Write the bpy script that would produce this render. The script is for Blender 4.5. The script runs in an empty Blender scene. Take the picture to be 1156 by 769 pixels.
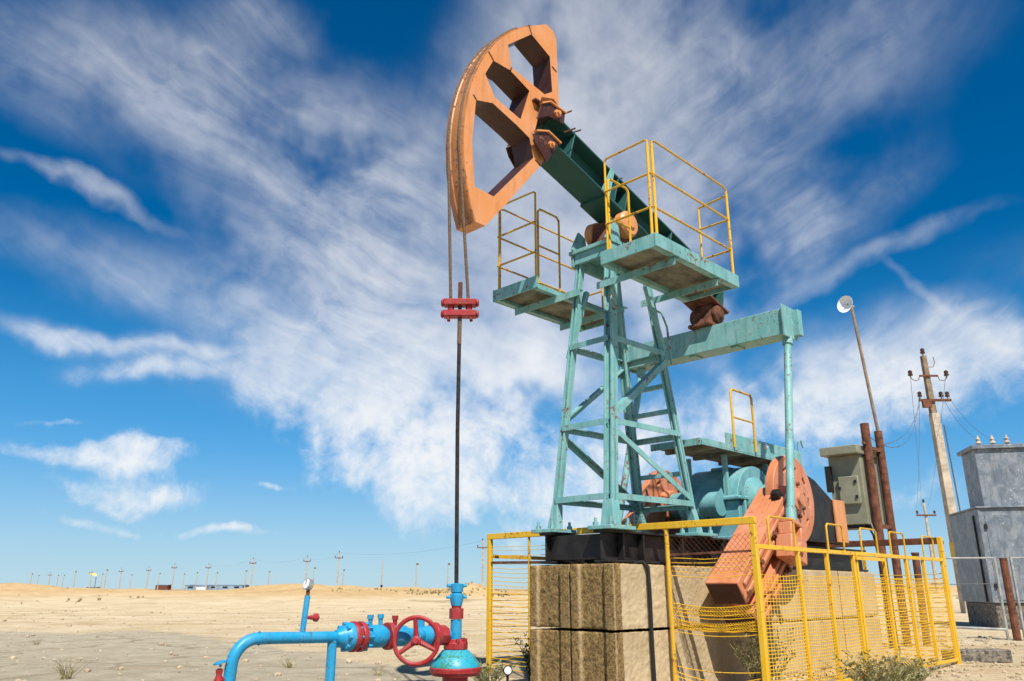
import bpy, bmesh, math, random
from mathutils import Vector, Matrix, noise
random.seed(7)
SC = bpy.context.scene
COL = SC.collection
R = math.radians
V = Vector
Z = V((0, 0, 1)); X = V((1, 0, 0)); Y = V((0, 1, 0))

# ------------------------------------------------------------------ frame of the pumping unit
ANG = R(44.5)
U = V((math.sin(ANG), math.cos(ANG), 0))          # along the unit, away from the well
W = V((math.cos(ANG), -math.sin(ANG), 0))         # across the unit, to its right side
O = V((.5364, 7.705, 0))
ROT = R(45.5)
def P(u, w, z): return O + U*u + W*w + Z*z

# ------------------------------------------------------------------ object helpers
def empty(name, loc, label=None, cat=None, group=None, rz=0.0):
    o = bpy.data.objects.new(name, None); COL.objects.link(o)
    o.location = loc; o.rotation_euler = (0, 0, rz); o.empty_display_size = .1
    tag(o, label, cat, group)
    return o
def tag(o, label=None, cat=None, group=None, kind=None):
    if label: o['label'] = label
    if cat: o['category'] = cat
    if group: o['group'] = group
    if kind: o['kind'] = kind
    return o
def top_inverse(o):
    while o.parent: o = o.parent
    return (Matrix.Translation(o.location) @ Matrix.Rotation(o.rotation_euler.z, 4, 'Z')).inverted()
def copy_tree(o, parent=None):
    c = o.copy(); COL.objects.link(c); c.parent = parent
    for ch in list(o.children): copy_tree(ch, c)
    return c

class MB:
    def __init__(s): s.v = []; s.f = []; s.mi = []; s.cur = 0
    def add(s, vs, fs):
        n = len(s.v); s.v += [V(x) for x in vs]
        for f in fs: s.f.append([i+n for i in f]); s.mi.append(s.cur)
        return s
    def box(s, c, ax, ay, az):
        c = V(c); vs = [c+ax*i+ay*j+az*k for i in (-1, 1) for j in (-1, 1) for k in (-1, 1)]
        return s.add(vs, [(0,1,3,2), (4,6,7,5), (0,4,5,1), (2,3,7,6), (0,2,6,4), (1,5,7,3)])
    def ubox(s, u0, u1, w0, w1, z0, z1):
        return s.box(P((u0+u1)/2, (w0+w1)/2, (z0+z1)/2), U*((u1-u0)/2), W*((w1-w0)/2), Z*((z1-z0)/2))
    def xbox(s, x0, x1, y0, y1, z0, z1):
        return s.box(V(((x0+x1)/2, (y0+y1)/2, (z0+z1)/2)), V(((x1-x0)/2,0,0)), V((0,(y1-y0)/2,0)), Z*((z1-z0)/2))
    def bar(s, a, b, w, h, up=Z):
        a = V(a); b = V(b); d = (b-a); L = d.length; d.normalize()
        x = d.cross(up)
        if x.length < 1e-4: x = d.cross(V((1,0,0)))
        x.normalize(); y = x.cross(d)
        return s.box((a+b)/2, x*(w/2), d*(L/2), y*(h/2))
    def ang(s, a, b, sz, t, n1, n2):
        # angle iron: legs lie along n1 and n2 from the line a-b
        a = V(a); b = V(b); d = (b-a); L = d.length/2; d.normalize()
        n1 = (n1-d*n1.dot(d)).normalized(); n2 = (n2-d*n2.dot(d)-n1*n2.dot(n1)).normalized()
        c = (a+b)/2
        s.box(c+n1*(sz/2)+n2*(t/2), n1*(sz/2), d*L, n2*(t/2))
        s.box(c+n2*((sz+t)/2)+n1*(t/2), n1*(t/2), d*L, n2*((sz-t)/2))
        return s
    def ibeam(s, a, b, fw, h, tf, tw, up=Z):
        a = V(a); b = V(b); d = (b-a); L = d.length/2; d.normalize()
        x = d.cross(up).normalized(); y = x.cross(d); c = (a+b)/2
        s.box(c+y*(h/2-tf/2), x*(fw/2), d*L, y*(tf/2))
        s.box(c-y*(h/2-tf/2), x*(fw/2), d*L, y*(tf/2))
        s.box(c, x*(tw/2), d*L, y*(h/2-tf-.0005))
        return s
    def tube(s, pts, r, n=8, closed=False):
        pts = [V(p) for p in pts]; m = len(pts); rs = r if isinstance(r, (list, tuple)) else [r]*m
        vs = []; fs = []; ref = None
        for i in range(m):
            if closed: d = pts[(i+1) % m]-pts[i-1]
            elif i == 0: d = pts[1]-pts[0]
            elif i == m-1: d = pts[-1]-pts[-2]
            else: d = (pts[i+1]-pts[i]).normalized()+(pts[i]-pts[i-1]).normalized()
            d.normalize()
            if ref is None:
                ref = d.cross(Z)
                if ref.length < 1e-3: ref = d.cross(V((1,0,0)))
            ref = (ref-d*ref.dot(d)).normalized(); q = d.cross(ref)
            for k in range(n):
                a = 2*math.pi*k/n; vs.append(pts[i]+(ref*math.cos(a)+q*math.sin(a))*rs[i])
        for i in range(m if closed else m-1):
            j = (i+1) % m
            for k in range(n):
                l = (k+1) % n
                fs.append((i*n+k, i*n+l, j*n+l, j*n+k))
        if not closed:
            fs.append(tuple(range(n-1, -1, -1))); fs.append(tuple((m-1)*n+k for k in range(n)))
        return s.add(vs, fs)
    def lathe(s, p, d, prof, n=20):
        p = V(p); d = V(d).normalized(); x = d.cross(Z)
        if x.length < 1e-3: x = V((1,0,0))
        x.normalize(); y = d.cross(x); vs = []; fs = []; m = len(prof)
        for (h, r) in prof:
            for k in range(n):
                a = 2*math.pi*k/n; vs.append(p+d*h+(x*math.cos(a)+y*math.sin(a))*max(r, 1e-4))
        for i in range(m-1):
            for k in range(n):
                l = (k+1) % n; fs.append((i*n+k, i*n+l, (i+1)*n+l, (i+1)*n+k))
        fs.append(tuple(range(n-1, -1, -1))); fs.append(tuple((m-1)*n+k for k in range(n)))
        return s.add(vs, fs)
    def prism(s, loops, to3, t0, t1):
        # loops[0] outer, others holes, in 2-D; to3(a, b, t) -> point
        bm = bmesh.new(); es = []; allv = []
        for lp in loops:
            vv = [bm.verts.new((a, b, 0)) for a, b in lp]; allv += vv
            for i in range(len(vv)): es.append(bm.edges.new((vv[i], vv[(i+1) % len(vv)])))
        bmesh.ops.triangle_fill(bm, use_beauty=True, use_dissolve=False, edges=es)
        bm.verts.index_update()
        co = [(v.co.x, v.co.y) for v in bm.verts]; nv = len(co)
        fs = [tuple(v.index for v in f.verts) for f in bm.faces]
        out = fs + [tuple(i+nv for i in reversed(f)) for f in fs]
        k = 0
        for lp in loops:
            m = len(lp)
            for i in range(m):
                a, b = k+i, k+(i+1) % m
                out.append((a, b, b+nv, a+nv))
            k += m
        bm.free()
        return s.add([to3(a, b, t0) for a, b in co]+[to3(a, b, t1) for a, b in co], out)
    def _mi(s):
        s.mi += [0]*(len(s.f)-len(s.mi)); return s.mi
    def build(s, name, mat, parent=None, bevel=0, loc=None, rz=0.0, sharp=35, fix=True, smooth=True):
        me = bpy.data.meshes.new(name)
        if parent: inv = top_inverse(parent)
        else: inv = (Matrix.Translation(loc) @ Matrix.Rotation(rz, 4, 'Z')).inverted()
        me.from_pydata([inv @ p for p in s.v], [], s.f)
        for m in (mat if isinstance(mat, (list, tuple)) else [mat]): me.materials.append(m)
        for p, i in zip(me.polygons, s._mi()): p.material_index = i
        if fix:
            bm = bmesh.new(); bm.from_mesh(me); bmesh.ops.recalc_face_normals(bm, faces=bm.faces[:]); bm.to_mesh(me); bm.free()
        if smooth:
            me.polygons.foreach_set('use_smooth', [True]*len(me.polygons)); me.set_sharp_from_angle(angle=R(sharp))
        o = bpy.data.objects.new(name, me); COL.objects.link(o)
        if parent: o.parent = parent
        else: o.location = loc; o.rotation_euler = (0, 0, rz)
        if bevel:
            b = o.modifiers.new('bevel', 'BEVEL'); b.width = bevel; b.segments = 2; b.limit_method = 'ANGLE'; b.angle_limit = R(50)
        return o

# ------------------------------------------------------------------ materials
def newmat(name):
    m = bpy.data.materials.new(name); m.use_nodes = True
    nt = m.node_tree; b = nt.nodes['Principled BSDF']
    return m, nt, b
def nd(nt, t, **k):
    n = nt.nodes.new(t)
    for a, v in k.items():
        if a.startswith('i_'): n.inputs[a[2:].replace('_', ' ')].default_value = v
        else: setattr(n, a, v)
    return n
def nz(nt, co, scale, detail=6, rough=.6, dist=0):
    n = nd(nt, 'ShaderNodeTexNoise'); n.inputs['Scale'].default_value = scale; n.inputs['Detail'].default_value = detail
    n.inputs['Roughness'].default_value = rough; n.inputs['Distortion'].default_value = dist
    nt.links.new(co, n.inputs['Vector']); return n.outputs['Fac']
def rng(nt, v, a, b, lo=0.0, hi=1.0, smooth=True):
    n = nd(nt, 'ShaderNodeMapRange'); n.clamp = True
    if smooth: n.interpolation_type = 'SMOOTHSTEP'
    n.inputs['From Min'].default_value = a; n.inputs['From Max'].default_value = b
    n.inputs['To Min'].default_value = lo; n.inputs['To Max'].default_value = hi
    nt.links.new(v, n.inputs['Value']); return n.outputs['Result']
def mixc(nt, f, a, b, mode='MIX'):
    n = nd(nt, 'ShaderNodeMix', data_type='RGBA', blend_type=mode)
    for s, val in ((n.inputs[0], f), (n.inputs[6], a), (n.inputs[7], b)):
        if hasattr(val, 'links'): nt.links.new(val, s)
        elif isinstance(val, (int, float)): s.default_value = val
        else: s.default_value = (*val[:3], 1)
    return n.outputs[2]
def mth(nt, op, a, b=0.0, clamp=False):
    n = nd(nt, 'ShaderNodeMath', operation=op, use_clamp=clamp)
    for s, val in ((n.inputs[0], a), (n.inputs[1], b)):
        if hasattr(val, 'links'): nt.links.new(val, s)
        else: s.default_value = val
    return n.outputs[0]
def bump(nt, b, h, strength, dist=.01):
    n = nd(nt, 'ShaderNodeBump'); n.inputs['Strength'].default_value = strength; n.inputs['Distance'].default_value = dist
    nt.links.new(h, n.inputs['Height']); nt.links.new(n.outputs[0], b.inputs['Normal'])
def objco(nt): return nd(nt, 'ShaderNodeTexCoord').outputs['Object']

def paint(name, col, rust=.12, fade=.35, rough=.45, rustcol=(.11, .045, .022), grime=.3, scale=1.0, metal=0):
    """old weathered paint: faded patches, streaks of dirt, chips down to rust"""
    m, nt, b = newmat(name); co = objco(nt)
    a = nz(nt, co, 2.3*scale, 8, .65, .4)
    light = tuple(min(1, c*.75+.19) for c in col); dark = tuple(c*.5+g*.04 for c, g in zip(col, (.9, .7, .45)))
    c = mixc(nt, rng(nt, a, .35, .7, 0, fade), col, light)
    mp = nd(nt, 'ShaderNodeMapping'); mp.inputs['Scale'].default_value = (9*scale, 9*scale, 1.2*scale); nt.links.new(co, mp.inputs[0])
    st = nz(nt, mp.outputs[0], 1.0, 7, .65)
    c = mixc(nt, rng(nt, st, .47, .72, 0, grime), c, dark)
    ch = nz(nt, co, 13*scale, 9, .7); big = nz(nt, co, 1.4*scale, 4, .6)
    msk = mth(nt, 'ADD', mth(nt, 'MULTIPLY', ch, .65), mth(nt, 'MULTIPLY', big, .35))
    th = .66-rust*.55
    k = rng(nt, msk, th, th+.035)
    rc = mixc(nt, nz(nt, co, 40*scale, 4), rustcol, tuple(min(1, x*2.3) for x in rustcol))
    c = mixc(nt, k, c, rc)
    nt.links.new(c, b.inputs['Base Color'])
    nt.links.new(rng(nt, k, 0, 1, rough, .85), b.inputs['Roughness'])
    b.inputs['Specular IOR Level'].default_value = .35; b.inputs['Metallic'].default_value = metal
    h = mth(nt, 'SUBTRACT', mth(nt, 'MULTIPLY', ch, .4), mth(nt, 'MULTIPLY', k, .5))
    bump(nt, b, h, .35, .006)
    return m
def plain(name, col, rough=.6, var=.25, scale=6, metal=0, bs=.2):
    m, nt, b = newmat(name); co = objco(nt)
    c = mixc(nt, rng(nt, nz(nt, co, scale, 7, .65), .3, .7), tuple(x*(1-var) for x in col), tuple(min(1, x*(1+var)) for x in col))
    nt.links.new(c, b.inputs['Base Color']); b.inputs['Roughness'].default_value = rough; b.inputs['Metallic'].default_value = metal
    b.inputs['Specular IOR Level'].default_value = .3
    bump(nt, b, nz(nt, co, scale*7, 5), bs, .006)
    return m

TEAL = paint('teal_paint', (.145, .365, .36), rust=.17, fade=.6, grime=.8, scale=1.6)
TEALD = paint('dark_teal_paint', (.016, .080, .074), rust=.05, fade=.08, grime=.4)
TEALG = paint('gearbox_paint', (.12, .33, .355), rust=.14, fade=.6, grime=.7, scale=1.3)
ORANGE = paint('orange_paint', (.62, .245, .075), rust=.11, fade=.3, grime=.45, scale=1.5, rustcol=(.22, .07, .03))
SHADE_PRIMER = paint('shade_darkened_primer', (.052, .013, .007), rust=.10, fade=.12, grime=.5)  # dark red primer with shade painted in: inner head walls, lugs, crank ends
ARCM = paint('dark_arc_orange', (.42, .165, .05), rust=.22, fade=.2, grime=.9, scale=1.5, rustcol=(.12, .05, .025))  # darker, more mottled orange-brown over the whole rope face
CRANKO = paint('crank_orange', (.53, .185, .078), rust=.16, fade=.4, grime=.6, rustcol=(.26, .075, .04))
YELLOW = paint('yellow_paint', (.70, .41, .013), rust=.16, fade=.15, grime=.35, scale=2, rustcol=(.16, .06, .02))
YELRUST = paint('rusting_yellow_rail', (.60, .355, .02), rust=.20, fade=.1, grime=.4, scale=3, rustcol=(.15, .055, .02))
BROWNR = plain('rusty_steel', (.13, .05, .028), .85, .5, 9)
BLACKS = plain('black_oily_steel', (.018, .016, .015), .5, .5, 7)
REDP = paint('red_valve_paint', (.31, .010, .014), rust=.15, fade=.2, grime=.6, scale=3.2)
BLUEP = paint('blue_pipe_paint', (.006, .27, .50), rust=.13, fade=.22, rough=.4, grime=.6, scale=3.2, rustcol=(.06, .035, .025))
BLUEG = paint('blue_green_cone_paint', (.012, .30, .42), rust=.25, fade=.3, rough=.4, grime=.3, scale=3, rustcol=(.02, .12, .07))
STEELR = plain('polished_rod_steel', (.055, .045, .04), .4, .4, 20, .6)
ROPE = plain('steel_rope', (.13, .085, .05), .7, .4, 60)
SILVER = plain('bare_steel', (.55, .54, .5), .35, .15, 10, .7)
WHITEP = plain('white_paint', (.82, .82, .80), .5, .05, 5, 0, .02)
GALV = plain('chalky_grey_pipe', (.30, .30, .285), .6, .3, 6)
GREYP = paint('grey_sheet_paint', (.115, .145, .18), rust=.13, fade=.8, grime=.8, scale=1.6, rustcol=(.3, .3, .3))
OLIVE = plain('olive_grey_sheet', (.23, .225, .16), .5, .15, 3)
GLASS = plain('dial_white', (.85, .85, .82), .2, .03, 5)
RUBBER = plain('black_rubber', (.015, .015, .015), .6, .2, 8)
POLEC = plain('weathered_pole_concrete', (.42, .35, .27), .85, .3, 3)
WOOD = plain('weathered_wood', (.22, .16, .11), .9, .35, 5)
CERAM = plain('brown_insulator', (.07, .035, .025), .25, .3, 10)
WIRE = plain('aluminium_wire', (.10, .10, .105), .5, .2, 10)
GRATE = plain('worn_metal_grating', (.17, .165, .125), .8, .55, 4)
FADEP = plain('far_pale_wall', (.55, .57, .6), .8, .15, .2)
HAZEB = plain('far_hazed_wall', (.22, .30, .38), .8, .3, .2)  # distance haze painted in as a lighter, bluer wall and roof tone
LEAF = plain('dusty_leaves', (.25, .25, .115), .8, .45, 3)
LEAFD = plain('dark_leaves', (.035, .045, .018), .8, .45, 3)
STRAW = plain('dry_grass', (.27, .23, .105), .9, .35, 3)
STONE = plain('pale_stones', (.40, .32, .22), .95, .35, 2)

def concrete(name, edge):
    m, nt, b = newmat(name); tc = nd(nt, 'ShaderNodeTexCoord'); co = tc.outputs['Object']
    n1 = mth(nt, 'ADD', mth(nt, 'MULTIPLY', nz(nt, co, 60, 4, .7), .5), mth(nt, 'MULTIPLY', nz(nt, co, 17, 8, .75), .5)); n2 = nz(nt, co, 3, 6, .6); 
    brown = mixc(nt, rng(nt, n1, .38, .62), (.082, .049, .019), (.37, .245, .10))
    brown = mixc(nt, rng(nt, n2, .35, .75, 0, .5), brown, (.21, .145, .075))
    pale = mixc(nt, rng(nt, n2, .3, .7), (.40, .305, .18), (.53, .42, .265))
    mp = nd(nt, 'ShaderNodeMapping'); mp.inputs['Scale'].default_value = (5, 5, .5); nt.links.new(co, mp.inputs[0])
    pale = mixc(nt, rng(nt, nz(nt, mp.outputs[0], 1, 7, .65), .5, .75, 0, .55), pale, (.36, .27, .16))
    pale = mixc(nt, rng(nt, nz(nt, co, 55, 4), .58, .7, 0, .35), pale, (.28, .23, .16))
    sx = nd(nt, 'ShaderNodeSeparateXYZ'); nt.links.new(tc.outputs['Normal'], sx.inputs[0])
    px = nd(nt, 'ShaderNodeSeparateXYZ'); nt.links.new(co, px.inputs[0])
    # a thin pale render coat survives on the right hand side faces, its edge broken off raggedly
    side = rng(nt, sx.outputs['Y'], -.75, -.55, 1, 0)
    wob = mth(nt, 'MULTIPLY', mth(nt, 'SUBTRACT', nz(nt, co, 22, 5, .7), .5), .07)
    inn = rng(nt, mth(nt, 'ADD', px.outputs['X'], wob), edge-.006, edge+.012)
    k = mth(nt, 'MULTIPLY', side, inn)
    # pale arrises of the end slots: the sun they catch, painted into the colour
    chamfer_light = mth(nt, 'MULTIPLY', rng(nt, sx.outputs['Y'], -.55, -.3, 1, 0), mth(nt, 'MULTIPLY', rng(nt, px.outputs['X'], .0, .02), rng(nt, px.outputs['X'], .022, .038, 1, 0)))
    brown = mixc(nt, mth(nt, 'MULTIPLY', chamfer_light, .45), brown, (.56, .45, .28))
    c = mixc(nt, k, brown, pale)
    nt.links.new(c, b.inputs['Base Color']); b.inputs['Roughness'].default_value = .95; b.inputs['Specular IOR Level'].default_value = .15
    h = mth(nt, 'ADD', mth(nt, 'MULTIPLY', n1, rng(nt, k, 0, 1, 1, .25)), mth(nt, 'MULTIPLY', k, .35))
    bump(nt, b, h, .85, .025)
    return m
CONC = concrete('broken_render_concrete', .115)
CONCP = concrete('rendered_concrete', -9)
def rough_concrete():
    m, nt, b = newmat('dark_footing_concrete'); co = objco(nt)
    c = mixc(nt, rng(nt, nz(nt, co, 14, 8, .7), .35, .65), (.05, .045, .04), (.26, .22, .17))
    nt.links.new(c, b.inputs['Base Color']); b.inputs['Roughness'].default_value = .95; bump(nt, b, nz(nt, co, 30, 6), .8, .03)
    return m
CONCD = rough_concrete()

# ------------------------------------------------------------------ ground
def smooth(a, b, x):
    t = max(0, min(1, (x-a)/(b-a))); return t*t*(3-2*t)
def gh(x, y):
    r = math.hypot(x-2, y-8)
    n = lambda s, o=0: noise.noise(V((x*s+o, y*s-o, .3+o)))
    h = .035*n(.9)+.02*n(2.6, 3)
    h *= smooth(2, 6, abs(r)) * (1-smooth(120, 300, r))
    # bulldozed sand ridges beyond the yard
    for (yc, wd, am, o, x0, x1) in ((62, 9, .75, 5, -90, 14), (92, 14, 1.25, 9, -160, 80), (135, 18, 1.1, 2, -260, -5)):
        side = smooth(x0-15, x0+10, x)*(1-smooth(x1-10, x1+15, x))
        yy = yc+6*noise.noise(V((x*.02, o, 0)))
        g = math.exp(-((y-yy)/wd)**2)*side
        h += g*am*max(0, .72+.75*noise.noise(V((x*.06+o, y*.02, o)))+.35*noise.noise(V((x*.25, y*.1, o)))+.12*noise.noise(V((x*.9, y*.5, o))))
    for (xc, yc, rx, ry, am) in ((-19, 68, 5, 4, .55), (-3, 60, 1.6, 2.5, .75), (-30, 75, 5, 4, .5), (4, 64, 5, 4, .3), (-13, 66, 5, 5, .35)):
        h += am*math.exp(-((x-xc)/rx)**2-((y-yc)/ry)**2)
    return h
def axis(lo, hi, step, grow, far):
    a = [lo+i*step for i in range(int((hi-lo)/step)+1)]
    s = step; x = a[-1]
    while x < far: s *= grow; x += s; a.append(x)
    s = step; x = a[0]; b = []
    while x > -far: s *= grow; x -= s; b.append(x)
    return b[::-1]+a
xs = axis(-14, 14, .4, 1.055, 3500); ys = axis(-4, 22, .4, 1.03, 3500)
mb = MB(); nx = len(xs)
mb.v = [V((x, y, gh(x, y))) for y in ys for x in xs]
mb.f = [(j*nx+i, j*nx+i+1, (j+1)*nx+i+1, (j+1)*nx+i) for j in range(len(ys)-1) for i in range(nx-1)]
mb.mi = [0]*len(mb.f)
def ground_mat():
    m, nt, b = newmat('sandy_ground'); co = objco(nt)
    n0 = nz(nt, co, .05, 6, .6); n1 = nz(nt, co, .5, 8, .65); n2 = nz(nt, co, 7, 8, .7)
    s = mixc(nt, rng(nt, n1, .3, .7), (.55, .435, .265), (.68, .57, .395))
    s = mixc(nt, rng(nt, n2, .4, .72, 0, .55), s, (.40, .29, .165))
    mp = nd(nt, 'ShaderNodeMapping'); mp.inputs['Scale'].default_value = (.12, .8, 1); nt.links.new(co, mp.inputs[0])
    tr = nz(nt, mp.outputs[0], 1, 7, .6, .3)
    s = mixc(nt, rng(nt, tr, .5, .72, 0, .6), s, (.40, .27, .14))
    xyz0 = nd(nt, 'ShaderNodeSeparateXYZ'); nt.links.new(co, xyz0.inputs[0])
    for (yb, amp, fr, gap) in ((25.5, 2.2, .09, 1.7), (34, 3.0, .06, 1.8), (47, 4, .05, 2.0)):
        cy_ = mth(nt, 'ADD', mth(nt, 'MULTIPLY', mth(nt, 'SINE', mth(nt, 'MULTIPLY', xyz0.outputs['X'], fr)), amp), yb)
        dd_ = mth(nt, 'ABSOLUTE', mth(nt, 'SUBTRACT', mth(nt, 'ABSOLUTE', mth(nt, 'SUBTRACT', xyz0.outputs['Y'], cy_)), gap/2))
        kk = mth(nt, 'MULTIPLY', rng(nt, dd_, .15, .38, 1, 0), rng(nt, nz(nt, co, .9, 5), .42, .6))
        s = mixc(nt, mth(nt, 'MULTIPLY', kk, .55), s, (.36, .25, .13))
    # hard grey dried mud and old concrete spill in front
    xyz = nd(nt, 'ShaderNodeSeparateXYZ'); nt.links.new(co, xyz.inputs[0])
    wob = mth(nt, 'MULTIPLY', mth(nt, 'SUBTRACT', nz(nt, co, .55, 6, .6), .5), 3.2)
    yy = mth(nt, 'ADD', xyz.outputs['Y'], wob)
    lim = mth(nt, 'SUBTRACT', 10.0, mth(nt, 'MULTIPLY', mth(nt, 'ADD', xyz.outputs['X'], 1.0), 1.35))
    lim = mth(nt, 'MINIMUM', lim, 19.0)
    d = mth(nt, 'SUBTRACT', lim, yy)
    k = rng(nt, d, -.25, .35)
    k = mth(nt, 'MULTIPLY', k, rng(nt, n1, .28, .42, .55, 1))
    g = mixc(nt, rng(nt, nz(nt, co, 2.2, 8, .65), .3, .7), (.38, .325, .23), (.50, .44, .325))
    ck = nd(nt, 'ShaderNodeTexVoronoi', feature='DISTANCE_TO_EDGE'); ck.inputs['Scale'].default_value = .33
    wv = nd(nt, 'ShaderNodeVectorMath', operation='ADD'); nzv = nd(nt, 'ShaderNodeTexNoise'); nzv.inputs['Scale'].default_value = 1.3; nzv.inputs['Detail'].default_value = 6
    nt.links.new(co, nzv.inputs['Vector']); nt.links.new(co, wv.inputs[0]); nt.links.new(nzv.outputs['Color'], wv.inputs[1]); nt.links.new(wv.outputs[0], ck.inputs['Vector'])
    g = mixc(nt, rng(nt, ck.outputs['Distance'], .004, .03, .45, 0), g, (.20, .155, .10))
    c = mixc(nt, k, s, g)
    peb = nd(nt, 'ShaderNodeTexVoronoi'); peb.inputs['Scale'].default_value = 9; nt.links.new(co, peb.inputs['Vector'])
    c = mixc(nt, mth(nt, 'MULTIPLY', rng(nt, peb.outputs['Distance'], .10, .22, 1, 0), mth(nt, 'MULTIPLY', rng(nt, n2, .42, .55), .55)), c, (.27, .205, .125))
    c = mixc(nt, mth(nt, 'MULTIPLY', rng(nt, nz(nt, co, .35, 9, .75), .56, .70), .5), c, (.36, .255, .135))
    # scrub and darker soil far off
    far = mth(nt, 'MULTIPLY', rng(nt, xyz.outputs['Y'], 30, 60), rng(nt, nz(nt, co, .13, 8, .7), .56, .66))
    c = mixc(nt, mth(nt, 'MULTIPLY', far, .6), c, (.17, .14, .065))
    rg = rng(nt, xyz.outputs['Z'], .12, .7)
    c = mixc(nt, mth(nt, 'MULTIPLY', rg, .75), c, mixc(nt, rng(nt, nz(nt, co, .8, 7, .7), .35, .65), (.40, .25, .10), (.56, .38, .17)))
    vf = rng(nt, xyz.outputs['Y'], 150, 320)
    c = mixc(nt, mth(nt, 'MULTIPLY', vf, .7), c, mixc(nt, n0, (.22, .17, .09), (.34, .25, .14)))
    nt.links.new(c, b.inputs['Base Color']); b.inputs['Roughness'].default_value = 1; b.inputs['Specular IOR Level'].default_value = .05
    h = mth(nt, 'ADD', nz(nt, co, 12, 8, .75), mth(nt, 'MULTIPLY', nz(nt, co, 1.6, 6), 1.6))
    bump(nt, b, h, .9, .07)
    return m
g = mb.build('ground', ground_mat(), loc=(0, 0, 0), fix=False, sharp=180)
tag(g, 'dry sandy yard with a grey dried-mud patch, running out to the plain', kind='structure')

# loose stones: nobody could count them
mb = MB()
ICO = [(0,0,1), (.89,0,.45), (.28,.85,.45), (-.72,.53,.45), (-.72,-.53,.45), (.28,-.85,.45), (.72,.53,-.45), (-.28,.85,-.45), (-.89,0,-.45), (-.28,-.85,-.45), (.72,-.53,-.45), (0,0,-1)]
ICF = [(0,1,2),(0,2,3),(0,3,4),(0,4,5),(0,5,1),(1,6,2),(2,7,3),(3,8,4),(4,9,5),(5,10,1),(6,7,2),(7,8,3),(8,9,4),(9,10,5),(10,6,1),(11,7,6),(11,8,7),(11,9,8),(11,10,9),(11,6,10)]
for i in range(3000):
    y = 8+34*random.random()**1.6; x = random.uniform(-.75, .75)*y*1.1
    if i % 3 == 0: x = random.uniform(3.2, 11); y = random.uniform(9, 17)
    s = random.choice((.008, .011, .014, .018, .03)) * random.uniform(.7, 1.4)*(1+y/45)
    z = gh(x, y); a = random.random()*6.3
    mb.add([(x+s*(p[0]*math.cos(a)-p[1]*math.sin(a))*random.uniform(.8, 1.25), y+s*(p[0]*math.sin(a)+p[1]*math.cos(a)), z+s*.25+s*.6*p[2]) for p in ICO], ICF)
for i in range(420):      # spilled aggregate and broken mortar at the foot of the foundation and fence
    u = random.uniform(-.3, 6.3); w_ = random.choice((random.uniform(.55, .8), random.uniform(1.2, 2.6), random.uniform(-.9, -.56)))
    q = P(u, w_, 0); s = random.uniform(.01, .035); z = gh(q.x, q.y); a = random.random()*6.3
    mb.add([(q.x+s*(p[0]*math.cos(a)-p[1]*math.sin(a))*random.uniform(.8, 1.3), q.y+s*(p[0]*math.sin(a)+p[1]*math.cos(a)), z+s*.3+s*.65*p[2]) for p in ICO], ICF)
o = mb.build('gravel', STONE, loc=(0, 0, 0), fix=False, smooth=False); tag(o, 'loose pale stones strewn over the sandy yard', 'gravel', kind='stuff')

# dry grass and scrub on the far sand, one mass
mb = MB()
for i in range(3600):
    if i % 3: y = random.uniform(42, 95); x = random.uniform(-13, 16)*y/60
    else: y = random.uniform(48, 120); x = random.uniform(-.75, .62)*y
    if noise.noise(V((x*.09, y*.05, 2))) < (.02 if i % 3 else .2): continue
    z = gh(x, y); hh = random.uniform(.06, .22)
    for k in range(11):
        a = random.random()*6.3; l = hh*random.uniform(.6, 1.2); q = V((math.cos(a), math.sin(a), 0)); t = V((-q.y, q.x, 0))*hh*.16
        c = V((x, y, z-.02))+q*.05*hh
        mb.add([c-t, c+t, c+q*l*.6+Z*l], [(0, 1, 2)])
o = mb.build('dry_scrub', STRAW, loc=(0, 0, 0), fix=False, smooth=False); tag(o, 'low dry scrub dotting the sand towards the horizon', 'scrub', kind='stuff')

# ------------------------------------------------------------------ foundation blocks
def block(u0, u1, w0, w1, z0, z1, label, near, slot):
    c = P((u0+u1)/2, (w0+w1)/2, z0); root = P(u0, (w0+w1)/2, z0)
    mb = MB(); h = (w1-w0)/2; m = (w0+w1)/2
    w = lambda f: m+h*f
    prof = [(u0, w(-1)), (u0, w(-.66)), (u0+.04, w(-.57)), (u0+.04, w(.545)), (u0, w(.555)), (u0, w(1)), (u1, w(1)), (u1, w(.5)), (u1-.05, w(.42)), (u1-.05, w(-.42)), (u1, w(-.5)), (u1, w(-1))]
    if not slot: prof = [(u0, w(-1)), (u0, w(1)), (u1, w(1)), (u1, w(-1))]
    mb.prism([prof], lambda a, b, t: P(a, b, t), z0, z1)
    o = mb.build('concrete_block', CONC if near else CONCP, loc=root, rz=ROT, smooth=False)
    if near:
        r = o.modifiers.new('grain', 'REMESH'); r.mode = 'VOXEL'; r.voxel_size = .013; r.use_smooth_shade = True
        t = bpy.data.textures.new('chip', 'CLOUDS'); t.noise_scale = .055; t.noise_depth = 4; t.noise_type = 'HARD_NOISE'
        d = o.modifiers.new('chip', 'DISPLACE'); d.texture = t; d.strength = .013; d.mid_level = .45; d.texture_coords = 'GLOBAL'
        t2 = bpy.data.textures.new('grit', 'CLOUDS'); t2.noise_scale = .02; t2.noise_depth = 2
        d = o.modifiers.new('grit', 'DISPLACE'); d.texture = t2; d.strength = .008; d.mid_level = .5; d.texture_coords = 'GLOBAL'
    else:
        b = o.modifiers.new('bevel', 'BEVEL'); b.width = .018; b.segments = 2
    tag(o, label, 'concrete block', 'foundation blocks under the pumping unit')
g_ = .006
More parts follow.
